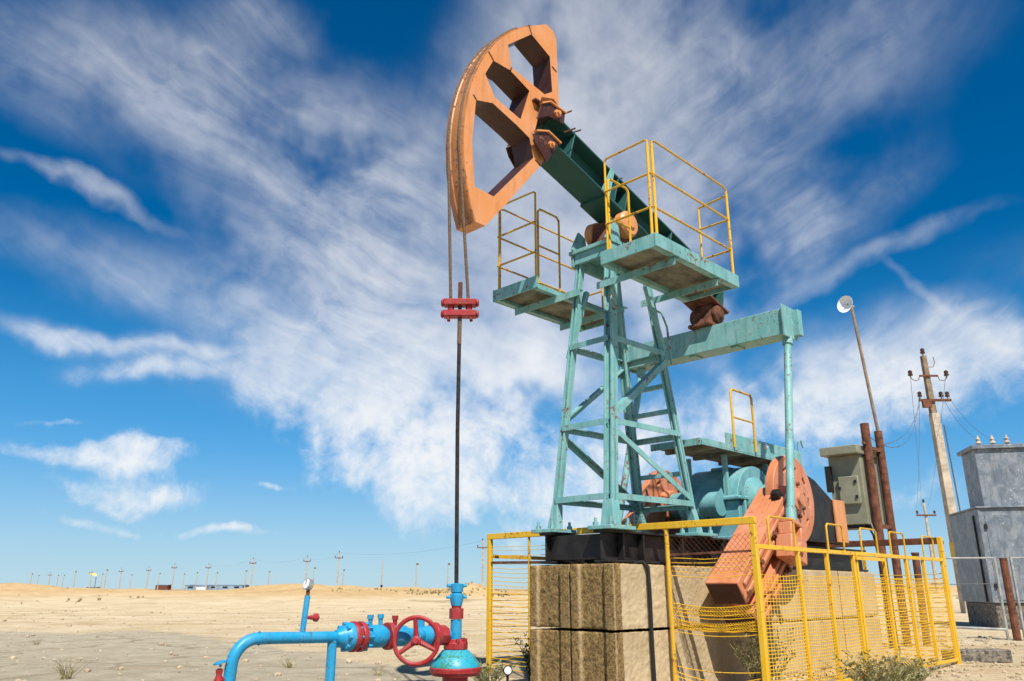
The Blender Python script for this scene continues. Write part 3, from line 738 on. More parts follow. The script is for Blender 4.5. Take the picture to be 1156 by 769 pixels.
for t in range(0, 360, 45):
    c = F(.81, .085*math.sin(R(t)), .085*math.cos(R(t))); mb = MB(); mb.lathe(c, pd, [(0, .017), (.03, .017), (.031, .011), (.185, .011), (.186, .017), (.21, .017)], 6); mb.build('flange_stud', BLUEP, fr)
mb = MB(); mb.lathe(F(.956), pd, [(0, .098), (.03, .098), (.05, .085), (.12, .042)], 20); mb.build('weld_neck', BLUEP, wh)
# handwheel facing the right-hand side of the unit, set slightly askew
hn = (W*.62-U*.62+Z*.03).normalized(); hcn = F(.33, -.03)+hn*.27
hx = hn.cross(Z).normalized(); hy = hx.cross(hn)
mb = MB(); mb.tube([F(.34), hcn+hn*.03], .018, 10); mb.lathe(F(.34)+hn*.03, hn, [(0, .06), (.06, .05), (.10, .03)], 14); mb.build('valve_stem', BLUEP, vb)
mb = MB()
mb.tube([hcn+hx*(.162*math.cos(R(t)))+hy*(.162*math.sin(R(t))) for t in range(0, 360, 10)], .0165, 10, closed=True)
for t in (20, 110, 200, 290) if False else (85, 205, 325):
    e = hx*math.cos(R(t))+hy*math.sin(R(t)); q = e.cross(hn)
    mb.tube([hcn-hn*.02, hcn+e*.08-hn*.01, hcn+e*.16], [.024, .018, .016], 8)
mb.lathe(hcn-hn*.03, hn, [(0, .035), (.05, .035), (.055, .02), (.07, .02)], 10)
mb.build('handwheel', REDP, vb)
# flow pipe with its elbow to the ground
E0 = F(1.06); E1 = F(1.60); 
pts = [E0, F(1.30), E1]
rb = .17; cen = F(1.72)-Z*rb
for i in range(1, 9):
    t = R(90)*i/8; pts.append(F(1.66)+pd*(rb*math.sin(t))-Z*(rb*(1-math.cos(t))))
base = pts[-1]; pts.append(base-Z*.2+pd*.01); pts.append(V((base.x, base.y, -.05))+pd*.02)
fp = MB().tube(pts, .039, 18).build('flow_pipe', BLUEP, wh)
for (s_, rr) in ((1.075, .0425), (1.655, .0415)):
    c_ = F(s_); e1 = pd.cross(Z).normalized(); e2 = e1.cross(pd)
    MB().tube([c_+e1*(rr*math.cos(R(t)))+e2*(rr*math.sin(R(t))) for t in range(0, 360, 20)], .0045, 6, closed=True).build('weld_bead', BLUEP, fp)
s0 = F(1.10); MB().tube([s0, V((s0.x, s0.y, -.03))], .033, 14).build('support_leg', BLUEP, wh)
b0 = F(1.34, .03); b1 = F(1.32, .275)
MB().tube([b0, b1], .02, 10).build('gauge_pipe', BLUEP, wh)
gv = MB().tube([F(1.33, .13), F(1.28, .13, .0)], .012, 8).lathe(F(1.285, .13), -pd, [(0, .016), (.02, .016), (.03, .028), (.05, .03), (.06, .02)], 10).build('gauge_valve', REDP, wh)
gd = (V((-.75, -.75, .25))).normalized()
gc_ = b1+Z*.075
MB().tube([b1, b1+Z*.035], .013, 8).build('gauge_stub', BROWNR, wh)
pg = MB().lathe(gc_-gd*.02, gd, [(0, .038), (.03, .040), (.038, .040)], 22).build('pressure_gauge', SILVER, wh)
MB().lathe(gc_+gd*.0185, gd, [(0, .034), (.002, .033)], 22).build('gauge_dial', GLASS, pg)
MB().box(gc_+gd*.0215+Z*.008, V((.002, 0, 0)), gd*.0008, Z*.02).build('gauge_needle', RUBBER, pg)
q = base-Z*.07
dv = MB().tube([q, q+pd*.07+Z*.0], .014, 8).lathe(q+pd*.075-Z*.035, Z, [(0, .022), (.03, .03), (.06, .018), (.09, .024), (.10, .01)], 10).build('drain_valve', REDP, wh)
MB().lathe(q+pd*.07+Z*.075, (Z+pd*.3), [(0, .008), (.02, .008), (.022, .042), (.03, .042), (.032, .01)], 12).build('drain_handle', BLUEP, dv)

# small gauge beside the foundation
gz = P(-.113, -.70, 0)
lg = empty('ground_gauge', gz, 'small round pressure gauge with white dial on a short pipe beside the brown block', 'gauge', rz=ROT)
gp = gz+Z*.19; gd = V((.15, -1, .1)).normalized()
MB().tube([gz-Z*.02, gp-Z*.04], .013, 8).build('standpipe', BLACKS, lg)
gb_ = MB().lathe(gp-gd*.02, gd, [(0, .042), (.035, .045), (.042, .042)], 22).build('gauge_case', BLACKS, lg)
MB().lathe(gp+gd*.0225, gd, [(0, .034), (.002, .033)], 22).build('dial', GLASS, gb_)
MB().box(gp+gd*.0255+Z*.006+V((.006, 0, 0)), V((.003, 0, .006)), gd*.0008, V((.01, 0, .02))).build('needle', RUBBER, gb_)

# ------------------------------------------------------------------ yellow enclosure
def wires(mb, pa, pb, zs, sag=.012, r=.0042, zig=0):
    a0 = V(pa); b0 = V(pb); L = (b0-a0).length; n = max(4, int(L/.12))
    nn = (b0-a0).normalized().cross(Z)
    for z in zs:
        ph = random.random()*6; sg = random.uniform(.3, 1)*sag
        pts = [a0.lerp(b0, i/n)+Z*(z-sg*math.sin(math.pi*i/n)*1.5+random.uniform(-1, 1)*.003)+nn*(zig*((i % 2)-.5)) for i in range(n+1)]
        mb.tube(pts, r, 4)
def mesh_net(mb, pa, pb, z0, z1, cell=.06, r=.0028, sag=0):
    # woven diamond mesh
    a0 = V(pa); b0 = V(pb); L = (b0-a0).length; d = (b0-a0).normalized()
    n = int(L/cell); m = max(1, int((z1-z0)/cell))
    for i in range(-m, n):
        for sgn in (1, -1):
            pts = []
            for j in range(m+1):
                k = (i+j) if sgn > 0 else (i+m-j)
                if 0 <= k <= n:
                    s = k/n; zz = z0+(z1-z0)*j/m - sag*math.sin(math.pi*s)*(.4+.6*j/m)
                    pts.append(a0+d*(L*s)+Z*zz)
            if len(pts) > 1: mb.tube(pts, r, 3)
ff = empty('front_fence', P(.8, 1.45, 0), 'tall yellow fence panel with flat top rail crossing behind the front of the foundation', 'fence', 'yellow fences round the pumping unit', ROT)
MB().ubox(.775, .825, -1.93, 1.50, 1.482, 1.545).build('top_rail', YELLOW, ff, bevel=.004)
for w in (-1.9, 1.47): MB().ubox(.775, .825, w-.025, w+.025, -.02, 1.481).build('post', YELLOW, ff, bevel=.004)
MB().tube([P(.8, .565, 0), P(.8, .555, 1.481)], .022, 10).build('post', YELRUST, ff)
MB().tube([P(.8, -1.27, 0), P(.8, -1.27, 1.481)], .014, 8).build('post', YELRUST, ff)
MB().bar(P(.8, -1.87, 1.22), P(.8, -.56, 1.20), .02, .025).build('mid_rail', BROWNR, ff)
MB().bar(P(.8, .59, 1.24), P(.8, 1.44, 1.25), .015, .02).build('mid_rail', BROWNR, ff)
mb = MB()
wires(mb, P(.8, -1.87, 0), P(.8, -.56, 0), [.10+.046*i for i in range(25)], .02, .0036)
wires(mb, P(.8, -1.87, 0), P(.8, -.56, 0), [1.30, 1.36, 1.40], .02, .003)
mb.build('wire_mesh', YELLOW, ff)
mb = MB()
wires(mb, P(.8, .59, 0), P(.8, 1.44, 0), [1.05, 1.09, 1.13, 1.17, 1.21], .02, .0035, .01)
mb2 = MB(); mesh_net(mb2, P(.8, .59, 0), P(.8, 1.44, 0), 1.07, 1.40, .05, .0016); mb2.build('wire_mesh', BROWNR, ff)
mesh_net(mb, P(.8, .59, 0), P(.8, 1.44, 0), .70, .80, .03, .003, .03)
mesh_net(mb, P(.8, .59, 0), P(.8, 1.44, 0), .585, .67, .026, .0036, .04)
wires(mb, P(.8, .59, 0), P(.8, 1.44, 0), [.55, .58, .60, .63, .66, .69, .73, .76, .80], .04, .0035, .012)
wires(mb, P(.8, .59, 0), P(.8, 1.44, 0), [.08, .12, .16, .2, .25], .05, .004, .015)
mb.build('wire_mesh', YELLOW, ff)

def side_panel(u0, u1, posts, label):
    sf = empty('side_fence', P(u0, 1.45, 0), label, 'fence', 'yellow fences round the pumping unit', ROT)
    MB().ubox(u0, u1, 1.43, 1.47, 1.27, 1.31).build('top_rail', YELLOW, sf, bevel=.003)
    MB().ubox(u0, u1, 1.432, 1.468, .05, .085).build('bottom_rail', YELLOW, sf, bevel=.003)
    for u in posts: MB().ubox(u-.019, u+.019, 1.431, 1.469, .086 if u not in (posts[0], posts[-1]) else -.02, 1.2695).build('post', YELLOW, sf, bevel=.003)
    for a, b in zip(posts[:-1], posts[1:]):
        mb = MB()
        wires(mb, P(a+.02, 1.45, 0), P(b-.02, 1.45, 0), [.115+.03*i for i in range(21)], .007, .0036)
        wires(mb, P(a+.02, 1.45, 0), P(b-.02, 1.45, 0), [.76, .79, .82, .85, .88, .92, .95, .98, 1.01, 1.05], .008, .0036)
        for i in range(1, 14):
            p = P(a+(b-a)*i/14, 1.453, .1); mb.tube([p, p+Z*.95], .0022, 3)
        mb.build('wire_mesh', YELLOW, sf)
    return sf
s1 = side_panel(.835, 2.98, [.86, 1.667, 2.305, 2.96], 'yellow side fence section nearest the tall corner post, green bush in front')
s2 = side_panel(3.01, 5.86, [3.03, 3.835, 4.521, 5.117, 5.84], 'yellow side fence section at the far right end above bare ground')
MB().ubox(2.99, 3.8, 1.474, 1.484, 1.225, 1.262).build('gate_rail', YELLOW, s2)
for sf, hp in ((s1, ((1.124, 1.643), (2.378, 2.776))), (s2, ((3.237, 3.691), (4.097, 4.559), (5.2, 5.6)))):
    for a, b in hp:
        MB().tube([P(a, 1.45, 1.311), P(a, 1.45, 1.54), P(a+.03, 1.45, 1.57), P(b-.03, 1.45, 1.57), P(b, 1.45, 1.54), P(b, 1.45, 1.311)], .011, 7).build('wire_hoop', YELRUST, sf)
bk = empty('back_fence', P(5.95, 1.45, 0), 'rust-brown and yellow end fence behind the side fence, by the electric cabinet', 'fence', 'yellow fences round the pumping unit', ROT)
MB().ubox(5.925, 5.975, -1.9, 1.40, 1.50, 1.585).build('top_rail', BROWNR, bk, bevel=.004)
MB().ubox(5.92, 5.98, 1.401, 1.46, -.02, 1.59).build('post', YELLOW, bk, bevel=.004)
for w in (-1.9, -.8, .4): MB().ubox(5.93, 5.97, w-.02, w+.02, -.02, 1.499).build('post', YELRUST, bk)
mb = MB(); wires(mb, P(5.95, .42, 0), P(5.95, 1.40, 0), [.1+.06*i for i in range(18)], .012, .005); mb.build('wire_mesh', YELRUST, bk)
mb = MB(); wires(mb, P(5.95, -1.88, 0), P(5.95, .38, 0), [.1+.06*i for i in range(18)], .012, .005); mb.build('wire_mesh', YELRUST, bk)
lf = empty('far_side_fence', P(.83, -1.9, 0), 'yellow fence along the left far side, its wires visible left of the blocks', 'fence', 'yellow fences round the pumping unit', ROT)
MB().ubox(.83, 5.9, -1.92, -1.88, 1.27, 1.31).build('top_rail', YELRUST, lf)
for u in (2.1, 3.4, 4.6, 5.88): MB().ubox(u-.02, u+.02, -1.919, -1.881, -.02, 1.269).build('post', YELRUST, lf)
mb = MB()
for a, b in ((.84, 2.08), (2.12, 3.38), (3.42, 4.58), (4.62, 5.86)): wires(mb, P(a, -1.9, 0), P(b, -1.9, 0), [.1+.07*i for i in range(12)], .01, .005)
mb.build('wire_mesh', YELRUST, lf)

# ------------------------------------------------------------------ control cabinet on two pipes, with the dish mast
cx, cy = 6.02, 14.05
cab = empty('control_cabinet', V((cx, cy, 1.9)), 'olive grey metal electric cabinet with sloped roof held on two rusty pipes', 'electric cabinet', rz=ROT)
def cb_(u0, u1, w0, w1, z0, z1, mb): 
    c = V((cx, cy, 0)); return mb.box(c+U*((u0+u1)/2)+W*((w0+w1)/2)+Z*((z0+z1)/2), U*((u1-u0)/2), W*((w1-w0)/2), Z*((z1-z0)/2))
mb = MB(); cb_(-.16, .72, -.36, .20, 1.98, 3.17, mb); cb_body = mb.build('cabinet_body', OLIVE, cab, bevel=.01)
mb = MB(); cb_(-.34, .76, -.42, .24, 3.172, 3.32, mb); mb.build('cabinet_roof', OLIVE, cab, bevel=.012)
mb = MB(); cb_(-.23, -.162, -.20, .15, 2.32, 2.80, mb); dr = mb.build('cabinet_door', OLIVE, cab, bevel=.015)
for (w, z) in ((.10, 2.70), (.10, 2.44), (-.18, 2.60)):
    mb = MB(); cb_(-.25, -.232, w-.02, w+.02, z-.025, z+.025, mb); mb.build('latch', RUBBER, dr)
mb = MB(); cb_(-.26, -.162, -.40, -.31, 2.55, 3.0, mb); mb.build('hinge_box', RUBBER, cab)
mb = MB(); cb_(-.12, .3, -.34, .12, 1.92, 1.979, mb); mb.build('cable_gland', BLACKS, cab)
c0 = V((cx, cy, 0))
for i, dw in enumerate((-.05, .02)):
    MB().tube([c0-U*.1+W*(.05+dw)+Z*2.3, c0-U*.02+W*(.12+dw)+Z*2.12, c0+U*.0+W*(.25+dw)+Z*1.8, c0+U*.05+W*(.30+dw)+Z*1.2, c0+U*.05+W*(.3+dw)+Z*0], .018, 8).build('conduit', SILVER if i else BLACKS, cab)
pr1, pr2 = c0+U*.02+W*.29, c0+U*.60+W*.30
for k, (pp, zt) in enumerate(((pr1, 3.72), (pr2, 3.66))):
    MB().tube([pp-Z*.05, pp+Z*zt], .07 if k else .075, 14).build('support_pipe', BROWNR, cab)
MB().bar(pr1+Z*3.30+W*.0, pr2+Z*3.30, .05, .06).build('cross_bar', BROWNR, cab)
MB().bar(pr1-U*.2+Z*3.36, pr1+Z*3.36, .03, .04).build('cross_bar', BROWNR, cab)
MB().bar(pr1+Z*1.95+W*.0, pr2+Z*1.95, .05, .06).build('cross_bar', BROWNR, cab)
ms = empty('antenna_mast', pr2+Z*3.663, 'thin mast carrying a small white dish above the rusty cabinet pipes', 'antenna')
mt_top = V((pr2.x-.17, pr2.y+.02, 6.15))
MB().tube([pr2+Z*3.663, mt_top], .028, 10).build('mast_pipe', WOOD, ms)
dd = V((-.85, -.55, .05)).normalized(); dc = mt_top+dd*.17-Z*.07
MB().tube([mt_top-Z*.07+V((.05, 0, 0)), dc], .018, 8).build('dish_arm', SILVER, ms)
MB().lathe(dc-dd*.08, dd, [(-.01, .03), (0, .05), (.04, .11), (.10, .165), (.105, .165), (.05, .10), (.03, .03)], 28).build('dish', WHITEP, ms)

# two more bare posts behind the enclosure, seen through the wire
for (x, y, h, lb) in ((5.15, 13.2, 1.35, 'rusty bare stake standing left of the cabinet pipes behind the yellow wire'), (7.0, 14.3, 1.5, 'rusty stake between the cabinet pipes and the back corner post')):
    o = MB().tube([(x, y, -.05), (x+.02, y, h)], .06, 10).tube([(x+.02, y, h), (x+.02, y, h+.03)], .066, 10).build('rusty_stake', BROWNR, loc=(x, y, 0)); tag(o, lb, 'post', 'stakes behind the enclosure')

# ------------------------------------------------------------------ utility poles
def insulator(mb, p, s=1.0):
    mb.lathe(p, Z, [(0, .012*s), (.05*s, .012*s), (.055*s, .05*s), (.09*s, .06*s), (.10*s, .035*s), (.13*s, .05*s), (.17*s, .045*s), (.19*s, .02*s)], 10)
px_, py_ = 17.95, 33.0
up = empty('utility_pole', V((px_, py_, 0)), 'tall near concrete utility pole with two crossarms and yellow band beside the grey transformer box', 'utility pole', 'utility poles')
top = V((px_-.15, py_, 10.55))
mb = MB(); a = V((px_, py_, -.2)); mb.bar(a, a.lerp(top, .62), .36, .34); 
mb = MB(); 
def tap(mb, a, b, s0, s1, wdir=V((1,0,0))):
    d = (b-a).normalized(); y = d.cross(wdir).normalized(); x = y.cross(d)
    vs = [a+x*(i*s0)+y*(j*s0) for i, j in ((-1,-1), (1,-1), (1,1), (-1,1))]+[b+x*(i*s1)+y*(j*s1) for i, j in ((-1,-1), (1,-1), (1,1), (-1,1))]
    mb.add(vs, [(3,2,1,0), (4,5,6,7), (0,1,5,4), (1,2,6,5), (2,3,7,6), (3,0,4,7)])
tap(mb, a, V((px_-.09, py_, 8.0)), .19, .155); pole = mb.build('pole_shaft', POLEC, up, bevel=.02)
mb = MB(); tap(mb, V((px_-.10, py_-.02, 6.2)), top, .13, .10); mb.build('pole_extension', WOOD, up, bevel=.02)
mb = MB(); tap(mb, V((px_-.022, py_, 2.1)), V((px_-.027, py_, 2.72)), .197, .195); mb.build('yellow_band', YELLOW, pole)
c1 = V((px_-.1, py_-.16, 8.55)); mb = MB(); mb.bar(c1-V((.62, 0, 0)), c1+V((.75, 0, 0)), .1, .1); ca = mb.build('crossarm', BROWNR, up, bevel=.01)
for x in (-.55, .35, .62):
    mb = MB(); insulator(mb, c1+V((x, 0, .05)), 1.7); mb.build('insulator', CERAM, ca)
mb = MB(); mb.xbox(px_-.65, px_-.30, py_-.36, py_-.22, 8.2, 8.5); mb.build('arm_bracket', BROWNR, ca)
c2 = V((px_-.13, py_-.14, 9.62)); mb = MB(); mb.bar(c2-V((.38, 0, 0)), c2+V((.40, 0, 0)), .07, .08); cb2 = mb.build('crossarm', BROWNR, up, bevel=.008)
for sx in (-1, 1):
    e = c2+V((.39*sx, 0, 0)); mb = MB()
    mb.tube([e+Z*.02, e+V((.05*sx, 0, -.18)), e+V((.22*sx, 0, -.22)), e+V((.36*sx, 0, -.12)), e+V((.38*sx, 0, -.02))], .016, 7); mb.build('hook', BROWNR, cb2)
    mb = MB(); insulator(mb, e+V((.38*sx, 0, -.1)), 1.8); mb.build('insulator', CERAM, cb2)
mb = MB(); insulator(mb, top, 1.8); mb.build('insulator', CERAM, up)
mb = MB(); mb.tube([top-Z*.5+V((.1, 0, 0)), top-Z*.5+V((.35, 0, .0)), top-Z*.3+V((.45, 0, 0)), top-Z*.05+V((.42, 0, 0))], .014, 6); mb.build('hook', BROWNR, up)
mb = MB(); mb.tube([V((px_+.18, py_-.15, 7.5)), V((px_+.26, py_-.15, 4)), V((px_+.27, py_-.15, .1))], .028, 8); mb.build('down_cable', WIRE, up)
def wire(a, b, sag, label, r=.009):
    a = V(a); b = V(b); n = 18
    pts = [a.lerp(b, i/n)-Z*(sag*4*(i/n)*(1-i/n)) for i in range(n+1)]
    o = MB().tube(pts, r, 4).build('power_cable', WIRE, loc=a); tag(o, label, 'cable', 'overhead wires')
wire(c2+V((-.77, 0, .15)), (9.0, 28, 1.2) if False else (40.7-.3, 79.6, 8.6), .5, 'thin overhead wire running from the upper left hook insulator to the pole behind')
wire(c1+V((-.55, 0, .3)), (40.7-.9, 79.6, 8.4), .6, 'thin overhead wire running from the lower left insulator to the pole behind')
wire(c2+V((.77, 0, .15)), (40.7+.3, 79.6, 8.6), .5, 'thin overhead wire leaving the upper right hook insulator to the pole behind')
TX = V((12.6, 21.0, 0))
wire(c1+V((.35, 0, .3)), TX+V((-.25, 0, 4.78)), .25, 'drop wire from the big pole to the left bushing of the transformer', .008)
wire(c1+V((.62, 0, .3)), TX+V((.1, 0, 4.78)), .25, 'drop wire from the big pole to the middle bushing of the transformer', .008)
wire(c1+V((-.5, 0, .2)), (6.6, 14.2, 3.4), .5, 'slack service wire sloping from the big pole down to the cabinet pipes', .008)
wire(c1+V((-.6, 0, .1)), (6.3, 13.9, 3.5), .9, 'second slack service wire hanging lower towards the cabinet pipes', .008)

FAR = [(-269.546,464.3),(-293.272,512.7),(-246.076,440.9),(-281.213,512.7),(-274.222,506.2),(-212.399,402.4),(-194.538,382.8),(-233.665,471.9),(-179.035,364.9),(-164.792,348.7),(-225.536,490.4),(-145.04,329.6),(-191.185,448.4),(-116.714,285.1),(-184.007,464.3),(-161.59,424.2),(-104.92,285.1),(-151.363,424.2),(-123.125,382.8),(-73.352,233.7),(-118.191,402.4),(-54.103,217.3),(-79.064,329.6),(-40.714,193.0),(-74.37,364.9),(-39.064,248.7),(-31.78,275.0),(-21.374,275.0),(-5.048,144.2),(40.702,79.6),(76.034,145.6)]
ORD = ['first','second','third','fourth','fifth','sixth','seventh','eighth','ninth','tenth','eleventh','twelfth','thirteenth','fourteenth','fifteenth','sixteenth','seventeenth','eighteenth','nineteenth','twentieth','twenty-first','twenty-second','twenty-third','twenty-fourth','twenty-fifth','twenty-sixth','twenty-seventh','twenty-eighth','twenty-ninth','thirtieth','thirty-first']
order = sorted(range(len(FAR)), key=lambda i: FAR[i][0]/FAR[i][1])
tops = {}
for rank, i in enumerate(order):
    x, y = FAR[i]; kind = 'cross' if i in (16, 19, 21, 23, 28, 29, 11, 13, 9, 6, 2) else 'lamp'
    h = 9.0; dx = random.uniform(-.15, .15)
    if i == 29: lb = 'small utility pole behind the enclosure, between the cabinet pipes and the big pole'
    elif i == 30: lb = 'tiny utility pole low on the horizon just left of the big pole base'
    elif i == 28: lb = 'pale utility pole with crossarm standing just left of the yellow fence post'
    elif i == 25: lb = 'bare dark thick-footed pole on the horizon between crossarm poles and the wellhead'
    elif kind == 'cross': lb = f'far crossarm utility pole, {ORD[rank]} of the horizon poles counted from the left'
    else: lb = f'far thin pole with a top bracket, {ORD[rank]} of the horizon poles counted from the left'
    ep = empty('utility_pole', V((x, y, 0)), lb, 'utility pole', 'utility poles')
    f = 1+y/500
    mb = MB(); mb.tube([V((x, y, -.3)), V((x+dx, y, h))], [.15*f, .10*f], 8)
    mb.build('pole_shaft', POLEC, ep)
    if i == 25:
        MB().tube([V((x, y, 0)), V((x, y, 2.0))], .32, 8).build('pole_footing', BLACKS, ep)
    elif kind == 'cross':
        mb = MB(); mb.bar(V((x+dx-.95, y-.14, h-1.2)), V((x+dx+.95, y-.14, h-1.2)), .13*f, .13*f); mb.build('crossarm', BROWNR, ep)
        mb = MB()
        for q in (-.85, .85): insulator(mb, V((x+dx+q, y-.14, h-1.15)), 2.2)
        insulator(mb, V((x+dx, y, h-.05)), 2.2); mb.build('insulators', CERAM, ep)
        tops[i] = V((x+dx, y, h))
    else:
        mb = MB(); mb.box(V((x+dx+.25, y, h-.25)), V((.35, 0, 0)), V((0, .15, 0)), Z*.28); mb.build('top_bracket', BROWNR, ep)
for (i, j, lb) in ((28, 23, 'long sagging wire between the pale pole by the fence and the next crossarm pole'), (23, 21, 'long thin wire joining the two tall crossarm poles behind the gauge pipe'), (21, 19, 'far wire spanning left from the tall crossarm poles over the sand'), (19, 16, 'far wire spanning over the pale bluish sheds on the horizon')):
    wire(tops[i], tops[j], 1.2, lb, .012)

# ------------------------------------------------------------------ transformer kiosk, pipe fence, kerb
tr = empty('transformer_kiosk', TX, 'grey sheet metal transformer box with narrow upper turret on a dark concrete plinth', 'transformer', rz=R(-13))
M_ = Matrix.Translation(TX) @ Matrix.Rotation(R(-13), 4, 'Z')
def tb(mb, x0, x1, y0, y1, z0, z1):
    b = MB().xbox(x0, x1, y0, y1, z0, z1); return mb.add([M_ @ p for p in b.v], b.f)
mb = MB(); tb(mb, -.72, 2.4, -.9, 1.6, .60, 2.86)
for x in (-.72, .72, 2.1): tb(mb, x-.02, x+.03, -.915, -.9005, .62, 2.84)
tbod = mb.build('kiosk_body', GREYP, tr, bevel=.01)
mb = MB(); tb(mb, -.60, .62, -.915, -.902, .66, 2.70); dk = mb.build('kiosk_door', GREYP, tr, bevel=.006)
mb = MB(); tb(mb, .50, .55, -.94, -.916, 1.5, 1.75); mb.build('door_handle', BLACKS, dk)
for z in (.95, 2.35):
    mb = MB(); tb(mb, -.64, -.58, -.945, -.9155, z, z+.12); mb.build('hinge', BLACKS, dk)
for k in range(6):
    mb = MB(); tb(mb, .95, 1.45, -.925, -.9005, 2.2+.07*k, 2.235+.07*k); mb.build('louvre', GREYP, tbod)
mb = MB(); mb.tube([M_ @ V((-.735, -.5, .62)), M_ @ V((-.735, -.5, 2.7))], .03, 8); mb.build('cable_conduit', BLACKS, tbod)
mb = MB(); tb(mb, -.78, 2.46, -.96, 1.66, 2.861, 2.90); mb.build('kiosk_roof', GREYP, tr, bevel=.006)
mb = MB(); tb(mb, -.52, .74, -.75, .35, 2.901, 4.36); tt = mb.build('turret', GREYP, tr, bevel=.008)
mb = MB(); tb(mb, -.60, .82, -.83, .43, 4.361, 4.46); mb.build('turret_cap', GREYP, tt, bevel=.008)
for x in (-.22, .12, .46):
    mb = MB(); mb.lathe(M_ @ V((x, -.2, 4.462)), Z, [(0, .09), (.05, .09), (.06, .05), (.12, .05), (.13, .08), (.17, .06), (.19, .045), (.24, .06), (.28, .03), (.34, .02)], 12); mb.build('bushing', POLEC, tt)
mb = MB(); tb(mb, -.68, 1.55, -.85, 1.5, -.1, .599); mb.build('plinth', CONCD, tr, bevel=.03)

pf = empty('pipe_fence', V((8.2, 16, 0)), 'white pipe fence with one dark rusty post in front of the grey transformer box', 'fence')
MB().tube([(7.7, 16, 1.49), (9.36, 16, 1.50)], .017, 8).build('rail', GALV, pf)
MB().tube([(7.7, 16, .26), (9.36, 16, .19)], .024, 8).build('rail', GALV, pf)
MB().tube([(9.72, 16, 1.50), (12.2, 15.9, 1.53)], .017, 8).build('rail', GALV, pf)
MB().tube([(9.72, 16, .19), (12.2, 15.9, .16)], .024, 8).build('rail', GALV, pf)
for x in (7.7, 9.38, 9.70, 12.2): MB().tube([(x, 16, -.03), (x, 16, 1.52)], .026, 8).build('post', GALV, pf)
MB().tube([(9.54, 15.98, -.05), (9.54, 15.98, 1.50)], .07, 10).build('rusty_post', BROWNR, pf)
MB().tube([(7.7, 16.02, 1.0), (9.36, 16.02, 1.02)], .008, 6).build('wire_strand', WIRE, pf)

kb = MB(); kb.box(V((6.22, 11.4, .07)), V((.42, .05, 0)), V((-.02, .12, 0)), Z*.085)
o = kb.build('concrete_kerb', CONCD, loc=(6.22, 11.4, 0), bevel=.02); tag(o, 'short low concrete kerb piece lying right of the yellow fence end', 'kerb')

# ------------------------------------------------------------------ far buildings, flare, dark sheds
def shed(name, x, y, w, d, h, mat, label, roof=None, cat='building', win=0):
    e = empty(name, V((x, y, 0)), label, cat)
    MB().xbox(x-w/2, x+w/2, y-d/2, y+d/2, -.3, h).build('wall', mat, e)
    mb = MB(); r = roof or h*.18
    mb.add([(x-w/2-.3, y-d/2-.3, h+.003), (x+w/2+.3, y-d/2-.3, h+.003), (x+w/2+.3, y+d/2+.3, h+.003), (x-w/2-.3, y+d/2+.3, h+.003), (x-w/2-.3, y, h+r), (x+w/2+.3, y, h+r)], [(0,1,5,4), (2,3,4,5), (0,4,3), (1,2,5), (3,2,1,0)])
    mb.build('roof', HAZEB, e)
    for k in range(win):
        xx = x-w/2+w*(k+.5)/win; MB().xbox(xx-w/win*.22, xx+w/win*.22, y-d/2-.03, y-d/2-.003, h*.35, h*.75).build('window', RUBBER, e)
shed('industrial_shed', -227, 640, 44, 16, 3.4, HAZEB, 'long low bluish shed on the horizon left of the crossarm pole', win=5)
shed('industrial_shed', -229, 615, 7, 6, 2.6, FADEP, 'small white hut on the horizon in front of the bluish shed')
shed('industrial_shed', -260, 620, 9, 7, 3.4, BROWNR, 'small dark reddish shed on the horizon left of the bluish shed')
shed('industrial_shed', -312, 620, 8, 6, 2.0, HAZEB, 'small flat shed on the horizon beneath the orange flare')
shed('industrial_shed', -368, 610, 15, 7, 3.2, HAZEB, 'dark low block at the extreme left of the horizon')
fl = empty('flare_stack', V((-236, 470, 0)), 'slender far flare stack with a small orange flame on the left horizon', 'flare stack')
MB().tube([(-236, 470, -.3), (-236, 470, 7.6)], .18, 8).build('stack_pipe', WIRE, fl)
fm, fnt, fb = newmat('gas_flame'); fb.inputs['Base Color'].default_value = (.8, .3, .05, 1); fb.inputs['Emission Color'].default_value = (1, .42, .08, 1); fb.inputs['Emission Strength'].default_value = 1.4
MB().tube([(-236, 470, 7.7), (-236.3, 470, 8.2), (-237.3, 470, 8.7), (-238.8, 470, 8.9), (-239.8, 470, 9.0)], [.15, .5, .7, .4, .1], 8).build('flame', fm, fl)

